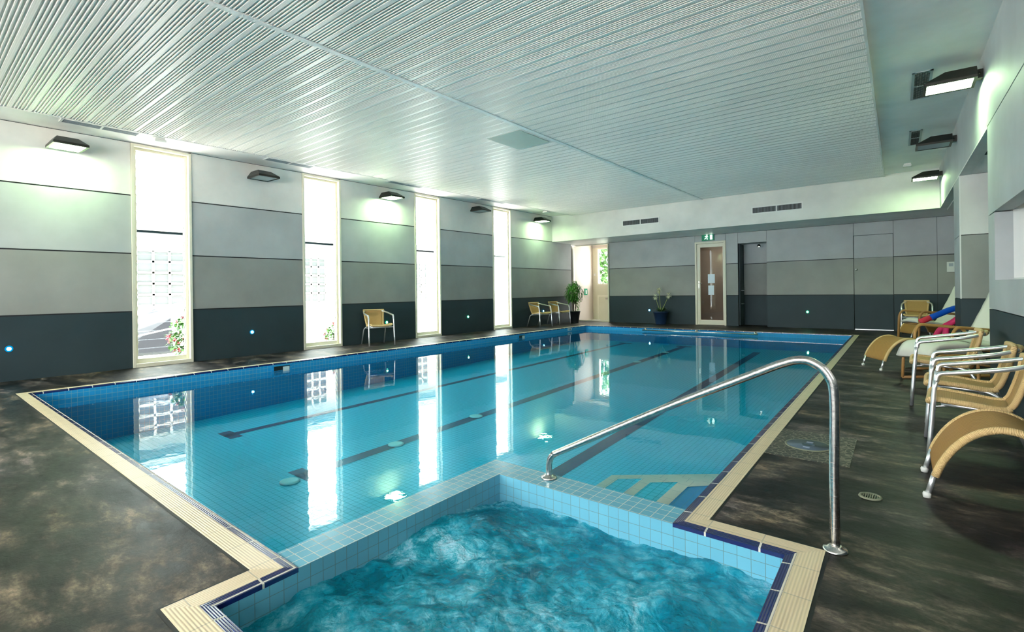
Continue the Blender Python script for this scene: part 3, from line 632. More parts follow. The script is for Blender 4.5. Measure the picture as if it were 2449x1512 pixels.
# small round wall leds
leds = [(XL, 1.08, .47, -90, 'b', 'small glowing blue-green wall light at the left edge of the slate band'), (XL, 4.57, .47, -90, 'b', 'small glowing wall light between the first two tall windows'), (XL, 7.93, .48, -90, 'g', 'small glowing wall light just behind the lone wicker chair'),
        (XL, 10.98, .48, -90, 'g', 'small glowing wall light between the third and fourth tall windows'), (XL, 15.05, .50, -90, 'b', 'small glowing wall light behind the pair of wicker chairs'), (-7.26, YF, .48, 180, 'b', 'small glowing cyan wall light beside the pot of white flowers'), (-2.19, YF, .49, 180, 'g', 'small glowing green wall light right of the recessed doorway')]
for X, Y, Z, rz, k, lab in leds:
    t = thing('wall_led_light', lab, 'light', S(X, Y, Z), math.radians(rz), 'round wall lights')
    mb = MB(); pr = [(.026 * math.cos(a * math.pi / 12), .022 * math.sin(a * math.pi / 12)) for a in range(0, 7)]
    mb.lathe(pr[:-1] + [(.001, .022)], M['led' + k], seg=16)
    for v in mb.v: v.x, v.y, v.z = v.x, v.z + .006, v.y
    mb.build('light_lens', t)
    mb = MB(); mb.lathe([(.046, 0), (.044, .006), (.027, .008), (.027, 0)], M['halo' + k], seg=20)
    for v in mb.v: v.x, v.y, v.z = v.x, v.z, v.y
    mb.build('light_ring', t)
# ------------------------------------------------------------------ vents, signs
def ceil_vent(x, y0, y1, lab, w=.25):
    t = thing('ceiling_vent', lab, 'vent', S(x, (y0 + y1) / 2, cz((y0 + y1) / 2)), 0, 'slot vents over the window wall')
    o = Vector(t.location); 
    def loc(v): return v - o
    mb = MB()
    for a, b, c_, d in ((x - w / 2, x + w / 2, y0, y0 + .03), (x - w / 2, x + w / 2, y1 - .03, y1), (x - w / 2, x - w / 2 + .03, y0, y1), (x + w / 2 - .03, x + w / 2, y0, y1), (x - w / 2, x + w / 2, (y0 + y1) / 2 - .012, (y0 + y1) / 2 + .012)):
        mb.sbox((a, c_, 0), (b, d, .01), M['ceil'])
    for v in mb.v: v.z = cz(v.y) + (-.012 if v.z < .005 else 0)
    mb.v = [loc(v) for v in mb.v]; mb.build('vent_frame', t)
    mb = MB(); n = 5
    mb.sbox((x - w / 2 + .03, y0 + .03, 0), (x + w / 2 - .03, y1 - .03, .002), M['ventdark'])
    for i in range(n): xx = x - w / 2 + .035 + i * (w - .07) / (n - 1); mb.sbox((xx - .008, y0 + .03, 0), (xx + .008, y1 - .03, .008), M['ventgrey'])
    for v in mb.v: v.z = cz(v.y) - .002 - v.z
    mb.v = [loc(v) for v in mb.v]; mb.build('vent_slats', t)
ceil_vent(-9.70, 1.58, 2.56, 'pale slot vent in the ceiling above the left wall, nearest the camera'); ceil_vent(-9.70, 4.6, 5.6, 'slot vent in the ceiling border beside the second tall window')
ceil_vent(-9.65, 7.53, 8.62, 'slot vent in the ceiling border above the lone chair bay'); ceil_vent(-9.65, 10.85, 12.03, 'slot vent in the ceiling border closest to the fourth tall window')
def ceil_grille(x0, x1, y0, y1, lab):
    zc = cz((y0 + y1) / 2) - .001
    t = thing('ceiling_grille', lab, 'vent', S((x0 + x1) / 2, (y0 + y1) / 2, zc), 0, 'square grilles in the right ceiling border'); o = Vector(t.location)
    mb = MB()
    for a, b, c_, d in ((x0, x1, y0, y0 + .03), (x0, x1, y1 - .03, y1), (x0, x0 + .03, y0, y1), (x1 - .03, x1, y0, y1), (x0, x1, (y0 + y1) / 2 - .01, (y0 + y1) / 2 + .01)): mb.sbox((a, c_, zc - .016), (b, d, zc), M['ventgrey'])
    mb.v = [v - o for v in mb.v]; mb.build('vent_frame', t)
    mb = MB(); mb.sbox((x0 + .03, y0 + .03, zc - .003), (x1 - .03, y1 - .03, zc - .001), M['white'])
    for i in range(1, 8): xx = x0 + (x1 - x0) * i / 8; mb.sbox((xx - .003, y0 + .03, zc - .012), (xx + .003, y1 - .03, zc - .003), M['ventdark'])
    for i in range(1, 24): yy = y0 + (y1 - y0) * i / 24; mb.sbox((x0 + .03, yy - .004, zc - .012), (x1 - .03, yy + .004, zc - .003), M['ventdark'])
    mb.v = [v - o for v in mb.v]; mb.build('vent_grid', t)
ceil_grille(.17, .38, 8.2, 9.35, 'grid ceiling grille beside the largest lit floodlight'); ceil_grille(.19, .37, 11.4, 12.55, 'smaller grid ceiling grille beside the unlit right floodlight')
def ceil_box(x, y, s, lab):
    zc = cz(y); t = thing('ceiling_detector', lab, 'detector', S(x, y, zc)); mb = MB()
    mb.box((-s, -s, -.075), (s, s, -.03), M['rubber']); mb.build('detector_body', t, .01); mb = MB(); mb.box((-s * .8, -s * .8, -.03), (s * .8, s * .8, 0), M['white']); mb.build('detector_base', t)
ceil_box(-9.72, 2.83, .085, 'small white box detector on the ceiling by the nearest tall window'); ceil_box(-9.6, 14.3, .10, 'small white box detector on the ceiling in the far left corner'); ceil_box(.2, 14.6, .08, 'small box detector on the right ceiling border before the bulkhead')
# perforated access patch
mb = MB(); mb.sbox((-5.55, 6.45, 0), (-4.85, 7.35, .004), paint('tinted_panel', (.50, .55, .49), .5))
for v in mb.v: v.z = cz(v.y) - .058 + v.z
o = mb.build('ceiling_access_panel'); tag(o, 'slightly darker square access panel in the ribbed ceiling', 'ceiling panel')
def beam_vent(x0, x1, z0, z1, lab):
    t = thing('wall_vent', lab, 'vent', S((x0 + x1) / 2, 15.72, z0), 0, 'grilles in the white bulkhead'); o = Vector(t.location); y = 15.72
    mb = MB(); f = .035; xm = (x0 + x1) / 2
    for a, b, c_, d in ((x0, x1, z0, z0 + f), (x0, x1, z1 - f, z1), (x0, x0 + f, z0 + f, z1 - f), (x1 - f, x1, z0 + f, z1 - f), (xm - .015, xm + .015, z0 + f, z1 - f)): mb.sbox((a, y - .02, c_), (b, y, d), M['white'])
    mb.v = [v - o for v in mb.v]; mb.build('vent_frame', t)
    mb = MB(); mb.sbox((x0 + f, y - .004, z0 + f), (x1 - f, y - .001, z1 - f), M['ventdark']); n = 40
    for i in range(1, n):
        xx = x0 + f + (x1 - x0 - 2 * f) * i / n; mb.sbox((xx - .0025, y - .014, z0 + f), (xx + .0025, y - .004, z1 - f), M['ventgrey'])
    mb.v = [v - o for v in mb.v]; mb.build('vent_slats', t)
beam_vent(-7.42, -6.10, 3.36, 3.58, 'white framed grille on the bulkhead over the glazed lobby side'); beam_vent(-3.34, -2.03, 3.34, 3.56, 'white framed grille on the bulkhead over the recessed doorway')
# exit sign
t = thing('exit_sign', 'green and white running man exit sign above the glass door', 'sign', S(-5.11, YF - .06, 2.86)); mb = MB(); mb.box((-.20, -.02, 0), (.20, .05, .26), M['green']); mb.build('sign_box', t)
mb = MB(); mb.box((-.21, -.03, .235), (.21, .055, .27), M['white']); mb.build('sign_cap', t)
mb = MB(); w = emit('sign_white', (.75, 1, .85), 1.2)
mb.box((.08, -.024, .03), (.15, -.0205, .18), w); mb.lathe([(.018, 0), (.018, .003)], w, seg=12)
for v in mb.v[-24:]: v.x, v.y, v.z = v.x - .02, -.0205 - v.z, v.y + .18
for p in (((-.03, .165), (-.05, .10)), ((-.03, .15), (.01, .12)), ((-.04, .155), (-.09, .14)), ((-.05, .10), (-.01, .07)), ((-.01, .07), (-.02, .03)), ((-.05, .10), (-.10, .05))): mb.tube([(p[0][0], -.022, p[0][1]), (p[1][0], -.022, p[1][1])], .009, w, 6)
mb.build('running_man', t)
# lobby exit sign and switch
t = thing('exit_sign', 'small green exit sign on the pale lobby wall behind the leafy plant', 'sign', S(-10.60, 18.75, 1.03)); mb = MB(); mb.box((0, -.12, 0), (.02, .12, .28), M['green']); mb.build('sign_box', t)
mb = MB(); mb.box((.02, -.03, .06), (.023, .05, .22), M['white']); mb.build('sign_symbol', t)
t = thing('wall_switch', 'small white switch plate on the lobby wall beside its window', 'switch', S(-10.5, Yb, 1.90)); mb = MB(); mb.box((-.04, -.012, -.04), (.04, 0, .06), M['white']); mb.build('switch_plate', t)
# notices on the glass door
for i, (x, z, w_, h_) in enumerate(((-5.02, 1.50, .23, .30), (-5.03, 1.02, .19, .32))):
    z0 = (1.72, 1.36)[i]
    mb = MB(); mb.box((-w_ / 2 if i == 0 else -w_ / 2, -.003, 0), (w_ / 2, 0, h_), M['paper'])
    o = mb.build('notice'); o.location = S((-5.03, -5.04)[i], YF + .004, (1.42, 1.02)[i]); tag(o, ['upper pale paper notice stuck on the glass door', 'lower pale paper notice stuck on the glass door'][i], 'notice', 'notices on the glass door')
t = thing('thermostat', 'white thermostat unit on the far wall by the corner alcove', 'thermostat', S(1.13, YF, 1.58)); mb = MB(); mb.box((-.10, -.03, 0), (.10, 0, .27), M['rubber']); mb.build('thermostat_body', t, .006)
mb = MB(); mb.box((-.06, -.034, .15), (.03, -.03, .23), M['ventgrey']); mb.build('display', t)
t = thing('downlight', 'small dark spotlight hanging in the recessed doorway', 'light', S(-3.60, 17.95, 2.70)); mb = MB(); mb.tube([(0, 0, 0), (0, 0, -.05)], .012, M['chrome']); mb.build('lamp_stem', t)
mb = MB(); mb.lathe([(.02, -.04), (.05, -.06), (.055, -.12), (.001, -.12)], M['black']); mb.build('lamp_head', t); mb = MB(); mb.lathe([(.03, -.121), (.001, -.122)], emit('dim_bulb', (.9, 1, .9), 3)); mb.build('bulb', t)
t = thing('ceiling_lamp', 'round bright ceiling lamp seen through the glass door', 'light', S(-4.8, 18.4, 2.9)); mb = MB(); mb.lathe([(.22, 0), (.22, -.04), (.001, -.07)], emit('corridor_lamp', (1, 1, .92), 12)); mb.build('lamp_diffuser', t)
# ------------------------------------------------------------------ handrails
t = thing('handrail', 'tall bent stainless steel handrail from deck to the tiled spa wall', 'handrail', (-.35, 2.73, 0))
pts = [(0, 0, 0), (0.004, 0, .70), (-.02, 0, .80), (-.07, 0, .848), (-.13, 0, .862), (-.21, 0, .838), (-.36, 0, .765), (-.80, -.02, .545), (-1.45, -.04, .20), (-1.53, -.04, .155), (-1.565, -.04, .10), (-1.57, -.04, -.005)]
mb = MB(); mb.tube(smooth([(0, 0, 0), (0, 0, .35)] + pts[1:], 6), .0205, M['steel'], 20); mb.build('rail_tube', t)
for q in ((0, 0, 0), (-1.57, -.04, -.005)):
    mb = MB(); mb.lathe([(.052, 0), (.052, .006), (.046, .014), (.030, .018), (.028, .024), (.021, .026)], M['steel'], q, 32); mb.build('floor_flange', t)
t = thing('pool_grab_rail', 'long steel grab rail fixed along the far end of the pool', 'handrail', S(-4.86, 15.42, -.07)); o = Vector(t.location)
mb = MB(); mb.tube([S(-6.57, 15.32, -.07) - o, S(-3.13, 15.32, -.07) - o], .022, M['steel']); mb.build('rail_tube', t)
for x in (-6.5, -4.86, -3.2):
    mb = MB(); mb.tube([S(x, 15.32, -.08) - o, S(x, 15.42, -.05) - o], .016, M['steel']); mb.tube([S(x, 15.40, -.055) - o, S(x, 15.42, -.055) - o], .045, M['steel']); mb.build('rail_bracket', t)
# skimmer mouths
for y, lab in ((4.38, 'nearer rectangular skimmer opening in the long left pool wall'), (11.6, 'further rectangular skimmer opening in the long left pool wall')):
    t = thing('skimmer', lab, 'skimmer', S(-8.72, y, -.15), 0, 'skimmer openings'); o = Vector(t.location); mb = MB()
    mb.sbox((-8.7205, y - .15, -.127), (-8.7195, y + .15, -.045), M['black']); mb.v = [v - o for v in mb.v]; mb.build('skimmer_mouth', t)
    mb = MB()
    for a, b, z0, z1 in ((y - .18, y - .15, -.19, -.04), (y + .15, y + .18, -.19, -.04), (y - .18, y + .18, -.05, -.035), (y - .15, y + .15, -.19, -.16)): mb.sbox((-8.72, a, z0), (-8.70, b, z1), M['w_yz'])
    mb.sbox((-8.716, y + .02, -.15), (-8.712, y + .14, -.07), M['rubber']); mb.v = [v - o for v in mb.v]; mb.build('skimmer_frame', t)
t = thing('depth_marker', 'small white depth marker tile on pool wall near far corner', 'marker', S(-8.72, 14.3, -.10)); mb = MB(); mb.box((0, -.12, 0), (.006, .12, .085), M['white']); mb.build('marker_tile', t)
mb = MB(); mb.tube([(.008, .04, .07), (.008, .04, .015)], .008, M['n_xy'], 6); mb.tube([(.008, .04, .03), (.008, -.04, .03)], .006, M['n_xy'], 6); mb.tube([(.008, -.06, .015), (.008, -.06, .07)], .006, M['n_xy'], 6); mb.build('marker_figure', t)
# pool floor discs
for i, (x, y) in enumerate(((-5.07, 2.62), (-5.10, 4.05), (-5.13, 5.62), (-5.12, 11.6), (-5.12, 13.5))):
    mb = MB(); mb.lathe([(.10, 0), (.10, .012), (.075, .02), (.001, .02)], M['disc'], (0, 0, 0), 24); o = mb.build('pool_floor_inlet'); o.location = S(x, y, fz(y) + .004)
    tag(o, ['pale round inlet disc on pool floor just before the middle lane bar', 'pale round inlet disc on the middle lane line, nearest of those on the line', 'pale round inlet disc on the middle lane line, second from the near end', 'pale round inlet disc on the middle lane line towards the far end', 'pale round inlet disc on the middle lane line closest to the far wall'][i], 'pool inlet', 'round discs on the pool floor')
# manhole surround, lid, drain
mb = MB(); mb.sbox((-.80, 4.05, 0), (-.27, 4.85, .003), M['mosaic']); o = mb.build('mosaic_patch'); tag(o, 'square crazy-paved pebble patch set in the deck beside the pool edge', 'paving')
t = thing('manhole_cover', 'round blue-grey lid in the pebble patch behind the handrail', 'lid', (-.735, 4.43, .003)); mb = MB(); mb.lathe([(.158, 0), (.158, .005), (.148, .006), (.146, .004)], M['drain'], seg=40); mb.build('lid_ring', t)
mb = MB(); mb.lathe([(.145, 0), (.145, .005), (.045, .005), (.045, .006), (.041, .006), (.041, .005), (.001, .005)], M['lidgrey'], seg=40); mb.build('lid_cover', t)
for q in (-.078, .07): mb = MB(); mb.box((-.022, q - .014, .0052), (.022, q + .014, .007), M['lidgrey2']); mb.build('lid_label', t)
t = thing('floor_drain', 'small round grated floor drain in the deck right of the handrail', 'drain', (-.28, 3.55, .001)); mb = MB(); mb.lathe([(.058, 0), (.055, .008), (.042, .008), (.040, .001)], M['drain'], seg=28); mb.build('drain_ring', t)
mb = MB(); mb.lathe([(.040, .001), (.001, .0012)], M['black'], seg=24)
for k in range(-3, 4):
    l = math.sqrt(.04 ** 2 - (k * .011) ** 2); mb.box((k * .011 - .0025, -l, .003), (k * .011 + .0025, l, .007), M['drain'])
mb.build('drain_grate', t)
# ------------------------------------------------------------------ aluminium wicker chair (front is +Y)
def shell_profile():
    return smooth([(.27, .440), (.24, .462), (.05, .445), (-.12, .425), (-.19, .445), (-.225, .52), (-.265, .66), (-.285, .775)], 6)
def make_chair():
    t = empty('wicker_armchair')
    pr = [Vector((0, a, b)) for a, b in [(p.x, p.y) for p in [Vector((*q, 0)) if len(q) == 2 else q for q in smooth([Vector((y, z, 0)) for y, z in ((.27, .440), (.24, .462), (.05, .445), (-.12, .425), (-.19, .445), (-.225, .52), (-.265, .66), (-.285, .775))], 6)]]]
    n = len(pr) - 1; cut = int(n * .53)
    def wid(i):
        u = i / n
        if u < .12: return .205 + .03 * math.sin(u / .12 * math.pi / 2)
        if u < .55: return .235 - .045 * (u - .12) / .43
        return .19 + .045 * ((u - .55) / .45) ** 1.3
    def pt(i, s): p = pr[i]; w = wid(i); return Vector((w * s, p.y + (.018 * (s * s) if i > cut else 0), p.z - (.008 * (1 - s * s) if i <= cut else 0)))
    def lerp(i0, i1, u, s):
        q = i0 + (i1 - i0) * u; a = int(min(q, n - 1)); f = q - a; return pt(a, s).lerp(pt(a + 1, s), f)
    mb = MB(); mb.grid(lambda u, v: lerp(0, cut, u, v * 2 - 1), 14, 8, M['wick'], .012, lambda u, v: (u * .5, v * .45)); seat = mb.build('seat', t)
    mb = MB(); mb.grid(lambda u, v: lerp(cut, n, u, v * 2 - 1), 12, 8, M['wick'], .012, lambda u, v: (u * .4, v * .45)); back = mb.build('backrest', t)
    mb = MB(); loop = [pt(i, 1) for i in range(cut, -1, -1)] + [pt(0, s / 4) for s in range(3, -4, -1)] + [pt(i, -1) for i in range(0, cut + 1)]
    mb.tube(loop, .021, M['rim'], 10); mb.build('seat_rim', seat)
    mb = MB(); loop = [pt(i, 1) for i in range(cut, n + 1)] + [pt(n, s / 4) for s in range(3, -4, -1)] + [pt(i, -1) for i in range(n, cut - 1, -1)]
    mb.tube(loop, .020, M['rim'], 10); mb.build('backrest_rim', back)
    al = M['chrome']
    # arm hoop: front leg top, along the arm, round behind the back
    arm = [(.285, .225, .60), (.285, .205, .655), (.285, .12, .672), (.28, -.05, .700), (.262, -.17, .722), (.215, -.262, .745), (.12, -.305, .758), (0, -.318, .762)]
    arm = arm + [(-x, y, z) for x, y, z in arm[-2::-1]]
    mb = MB(); mb.tube(smooth(arm, 5), .0165, al, 12); mb.build('armrest_hoop', t)
    mb = MB(); mb.tube(smooth([(.16, -.297, .752), (.08, -.318, .76), (0, -.324, .763), (-.08, -.318, .76), (-.16, -.297, .752)], 6), .021, M['rim'], 10); mb.build('top_wrap', t)
    for s in (1, -1):
        mb = MB(); mb.tube(smooth([(.285 * s, .225, .60), (.285 * s, .235, .55), (.29 * s, .275, .0)], 3), .0155, al, 12); mb.build('front_leg', t)
    for s in (1, -1):
        mb = MB(); mb.tube(fillet([(.20 * s, .20, .428), (.20 * s, -.12, .408), (.25 * s, -.20, .36), (.265 * s, -.33, .0)], .06), .014, al, 12); mb.build('rear_leg', t)
    mb = MB(); mb.tube([(-.287, .243, .40), (.287, .243, .40)], .010, al, 10); mb.tube([(-.20, .14, .425), (-.20, .243, .40)], .009, al, 8); mb.tube([(.20, .14, .425), (.20, .243, .40)], .009, al, 8); mb.build('stretcher', t)
    mb = MB(); mb.tube([(-.245, -.19, .37), (.245, -.19, .37)], .009, al, 10); mb.build('rear_stretcher', t)
    return t
chair = make_chair(); tag(chair, None, 'chair', 'aluminium and wicker armchairs')
def face(dx, dy): return math.atan2(dy, dx) - math.pi / 2
spots = [((.235, 4.75), face(-1, 0.02), .93, 'nearest wicker armchair on the right, closest to the arched footstool'), ((.22, 5.52), face(-1, .0), .95, 'wicker armchair in the middle of the right-hand row of three'),
         ((.10, 6.84), face(-1, -.02), .98, 'third wicker armchair of the right row, just in front of the white ottoman'), ((-.29, 16.75), face(.02, -1), 1.08, 'wicker armchair against the far wall behind the foam noodles'),
         ((-10.13, 7.31), face(.96, -.28), 1.05, 'lone wicker armchair between the second and third tall windows'), ((-10.47, 14.25), face(1, -.1), 1.06, 'left chair of the pair by the fourth tall window'), ((-10.56, 15.55), face(1, -.1), 1.06, 'chair of the pair standing right next to the leafy potted plant')]
for i, ((x, y), rz, s_, lab) in enumerate(spots):
    if i == 0: chair.location = (x, y, 0); chair.rotation_euler = (0, 0, rz); chair.scale = (s_,) * 3; chair['label'] = lab
    else: copy_thing(chair, (x, y, 0), rz, lab, s_)
# ------------------------------------------------------------------ arched wicker footstool (arch runs along +X, width in Y)
def make_stool():
    t = empty('wicker_footstool'); Lx, hw = .59, .27
    def P(u): return (Lx * (.6 * u + .4 * (.5 - .5 * math.cos(math.pi * u))), .13 + .30 * math.sin(math.pi * u) ** .9)
    mb = MB(); mb.grid(lambda u, v: (P(u)[0], hw * (1 - v * 2) * (1 - .04 * math.sin(u * math.pi)), P(u)[1]), 28, 10, M['wickdark'], .018, lambda u, v: (u * .9, v * .54)); mb.build('woven_seat', t)
    for s in (1, -1):
        mb = MB(); mb.tube([(P(k / 28)[0], hw * s * (1 - .04 * math.sin(k / 28 * math.pi)), P(k / 28)[1]) for k in range(29)], .020, M['rim'], 10)
        mb.build('rim', t)
    for x, dx in ((P(0)[0], -.035), (P(1)[0], .035)):
        for s in (1, -1):
            mb = MB(); mb.tube([(x, (hw - .015) * s, .15), (x + dx, (hw - .015) * s, .012)], .014, M['chrome'], 12); lg = mb.build('leg', t)
            mb = MB(); mb.lathe([(.019, 0), (.021, .02), (.017, .03)], M['rubber'], (x + dx * 1.05, (hw - .015) * s, 0), 14); mb.build('foot_cap', lg)
    return t
stool = make_stool(); stool.location = (.0, 4.0, 0); tag(stool, 'nearest arched wicker footstool at the right edge of the deck', 'footstool', 'arched wicker footstools'); stool.scale = (1.0,) * 3; stool.rotation_euler = (0, 0, .03)
copy_thing(stool, (-.66, 9.31, 0), math.atan2(.47, .88), 'arched wicker footstool in front of the white ottoman', 1.06)
copy_thing(stool, (-.46, 14.92, 0), math.atan2(.47, .88), 'arched wicker footstool under the blue noodle near the far wall', 1.05)
# ------------------------------------------------------------------ bentwood recliner with cushion (front +Y)
def make_recliner():
    t = empty('recliner_chair'); W = .27
    prof = smooth([Vector((0, y, z)) for y, z in ((.38, .42), (.30, .455), (.10, .41), (-.12, .37), (-.24, .42), (-.36, .68), (-.46, .92), (-.53, 1.12))], 5); n = len(prof) - 1
    def wd(u): return W * (1 if u < .5 else 1 - .45 * (u - .5) / .5)
    def f(u, v):
        q = u * n; a = int(min(q, n - 1)); p = prof[a].lerp(prof[a + 1], q - a); return Vector((wd(u) * (v * 2 - 1), p.y, p.z + .03 * (1 - (v * 2 - 1) ** 4) + .004 * math.sin(u * 60)))
    cut = .55
    mb = MB(); mb.grid(lambda u, v: f(u * cut, v), 20, 8, M['cushion'], .06); mb.build('seat_cushion', t)
    mb = MB(); mb.grid(lambda u, v: f(cut + u * (1 - cut), v), 20, 8, M['cushion'], .06); mb.build('back_cushion', t)
    for s in (1, -1):
        x = .33 * s; mb = MB(); mb.tube(fillet([(x, .42, .015), (x, .40, .56), (x, .34, .66), (x, -.28, .60), (x, -.40, .30), (x, -.42, .015), (x, -.2, .015), (x, .2, .015), (x, .42, .02)], .09), .021, M['bentwood'], 10); mb.build('arm_frame', t)
    mb = MB()
    for y, z in ((.30, .40), (-.14, .33), (-.42, .08)): mb.tube([(-.33, y, z), (.33, y, z)], .016, M['bentwood'], 8)
    mb.build('cross_rails', t)
    return t
rec = make_recliner(); tag(rec, 'white cushioned bentwood recliner in the alcove before the pillar', 'recliner', 'cushioned recliners'); rec.location = (.33, 9.42, 0); rec.rotation_euler = (0, 0, face(-.8, -.6))
copy_thing(rec, (.0, 13.85, 0), face(-.85, -.5), 'white cushioned bentwood recliner beyond the pillar, half hidden by noodles', 1.06)
t = thing('ottoman', 'rounded white cushioned ottoman with bentwood sides behind the chair row', 'ottoman', (.07, 8.42, 0), face(-.8, -.6))
mb = MB(); mb.grid(lambda u, v: ((v - .5) * .54, (u - .5) * .62, .43 + .045 * math.sin(math.pi * u) ** .5 + .02 * math.sin(math.pi * v) - .14 * (max(0, abs(u - .5) - .3) / .2) ** 2), 16, 10, M['cushion'], .07); mb.build('cushion', t)
for s in (1, -1):
    mb = MB(); x = .26 * s; mb.tube(fillet([(x, .27, .015), (x, .25, .36), (x, -.25, .36), (x, -.27, .015), (x, .27, .016)], .1), .018, M['bentwood'], 10); mb.build('side_frame', t)
# foam noodles
def noodle(pts, r, body, label, tip=None):
    t = thing('pool_noodle', label, 'pool noodle', pts[0], 0, 'foam pool noodles'); o = Vector(pts[0]); q = [p - o for p in smooth(pts, 8)]
    k = 5 if tip else 0
    mb = MB(); mb.tube(q[k:], r, M[body], 16); mb.build('noodle_body', t)
    if tip: mb = MB(); mb.tube(q[:k + 1], r * .97, M[tip], 16); mb.build('noodle_tip', t)
noodle([(-.17, 12.55, .53), (.08, 12.62, .66), (.32, 12.7, .78), (.56, 12.78, .82), (.95, 12.95, .80)], .055, 'bluefoam', 'blue foam pool noodle with a red end lying across the recliner', 'redfoam')
noodle([(.0, 12.9, .06), (.12, 12.84, .36), (.30, 12.82, .52), (.48, 12.8, .65), (.9, 12.75, .78)], .05, 'pinkfoam', 'pink foam pool noodle slanting up behind the recliner arm')
noodle([(.18, 12.42, .05), (.20, 12.45, .30), (.26, 12.5, .50), (.55, 12.55, .66), (.9, 12.5, .70)], .05, 'pinkfoam', 'dark pink foam noodle directly below the blue noodle')
# ------------------------------------------------------------------ plants
def leaf(mb, p, d, L, w, mat, droop=.4, seg=4, up=Vector((0, 0, 1))):
    d = Vector(d).normalized(); s = d.cross(up); s = s.normalized() if s.length > .01 else Vector((1, 0, 0)); P_ = Vector(p); vs = []; fs = []
    for i in range(seg + 1):
        t_ = i / seg; ww = w * math.sin(math.pi * min(.97, .08 + t_ * .9)) ; q = P_ + d * L * t_ - Vector((0, 0, droop * L * t_ * t_)); vs += [q - s * ww / 2, q + s * ww / 2]
    for i in range(seg): fs.append((2 * i, 2 * i + 1, 2 * i + 3, 2 * i + 2))
    mb.add(vs, fs, mat, True)
def pot(t, r0, r1, h, mat):
    mb = MB(); mb.lathe([(r0, 0), (r0 * 1.02, .02), (r1 * .93, h * .9), (r1, h * .9), (r1, h), (r1 * .92, h), (r1 * .88, h * .85)], mat, seg=32); mb.build('pot', t)
    mb = MB(); mb.lathe([(r1 * .89, h * .9), (.001, h * .92)], M['soil']); mb.build('soil', t)
t = thing('potted_plant', 'leafy green potted tree in a black pot before the glazed lobby', 'plant', (-10.50, 16.5, 0)); pot(t, .16, .235, .45, M['pot'])
mb = MB()
for x, y in ((.03, 0), (-.04, .03), (.0, -.05)): mb.tube(smooth([(x, y, .4), (x * 1.5 + .01, y, .7), (x * .5, y * 1.5, 1.1)], 4), .017, M['stem'], 8)
for k in range(9):
    a = random.uniform(0, 6.28); mb.tube([(0, 0, random.uniform(.8, 1.1)), (.2 * math.cos(a), .2 * math.sin(a), random.uniform(1.1, 1.4))], .008, M['stem'], 6)
mb.tube([(.05, 0, .42), (.14, -.05, .75)], .008, M['stem'], 6)
mb.build('trunk', t)
mb = MB(); rnd = random.Random(3)
for k in range(620):
    a = rnd.uniform(0, 6.283); ph = math.acos(rnd.uniform(-1, 1)); r = rnd.uniform(.55, 1) ** .5
    r *= 1 + .22 * math.sin(3 * a + 2) * math.sin(2.3 * ph + 1); c_ = Vector((.30 * r * math.sin(ph) * math.cos(a), .30 * r * math.sin(ph) * math.sin(a), 1.20 + .38 * r * math.cos(ph)))
    leaf(mb, c_, (math.cos(a) * .5 + rnd.uniform(-.4, .4), math.sin(a) * .5 + rnd.uniform(-.4, .4), rnd.uniform(-1.0, .3)), rnd.uniform(.10, .17), .030, M['leaf'], .5, 3)
for k in range(60):
    z = rnd.uniform(.5, .85); a = rnd.uniform(-1, 1); leaf(mb, (.10 + rnd.uniform(-.03, .08), rnd.uniform(-.08, .05), z), (math.cos(a), math.sin(a), rnd.uniform(-.5, .4)), .11, .022, M['leaf'], .5, 3)
mb.build('foliage', t)
t = thing('potted_plant', 'white flowering plant with strap leaves in a dark blue pot', 'plant', S(-6.68, 17.22, 0)); pot(t, .17, .27, .46, M['potblue'])
mb = MB(); rnd = random.Random(5)
for k in range(46):
    a = rnd.uniform(0, 6.283); leaf(mb, (.05 * math.cos(a), .05 * math.sin(a), .42), (math.cos(a) * .8, math.sin(a) * .8, rnd.uniform(.5, 1.6)), rnd.uniform(.30, .46), .032, M['leaf2'], .45, 6)
mb.build('leaves', t)
for dx, dy, z in ((-.05, 0, 1.20), (.28, .03, 1.02), (-.17, -.05, .98)):
    mb = MB(); mb.tube(smooth([(0, 0, .42), (dx * .5, dy, z * .7), (dx, dy, z)], 5), .008, M['flstem'], 8); st = mb.build('flower_stem', t)
    mb = MB()
    for k in range(46):
        a = rnd.uniform(0, 6.283); ph = math.acos(rnd.uniform(-1, 1)); d = Vector((math.sin(ph) * math.cos(a), math.sin(ph) * math.sin(a), math.cos(ph)))
        leaf(mb, Vector((dx, dy, z)) + d * .03, d, .10, .036, M['petal'], .1, 2)
    mb.build('flower_head', st)
# ------------------------------------------------------------------ outdoors beyond the windows
mb = MB(); mb.box((-60, -40, -1.32), (40, 70, -1.3), M['paving']); o = mb.build('ground'); o['kind'] = 'structure'
mb = MB(); mb.box((-16.9, -6, -.06), (-11.0, 24, -.03), M['paving']); o = mb.build('path'); o['kind'] = 'structure'
t = thing('white_house', 'pale rendered building with a grid window seen outside the tall windows', 'building', (-18, 3, -1.3))
def tl(mb): mb.v = [v - Vector((-18, 3, -1.3)) for v in mb.v]; return mb
mb = MB(); mb.box((-21, -6, -1.3), (-17, 22, 2.85), M['render']); tl(mb).build('house_wall', t)
mb = MB(); mb.box((-21.2, -6.2, 2.85), (-16.5, 22.2, 2.95), M['eave']); mb.box((-16.58, -6.2, 3.02), (-16.4, 22.2, 3.16), M['render']); mb.box((-21.2, -6.2, 3.16), (-16.35, 22.2, 3.2), M['eave']); tl(mb).build('eaves', t)
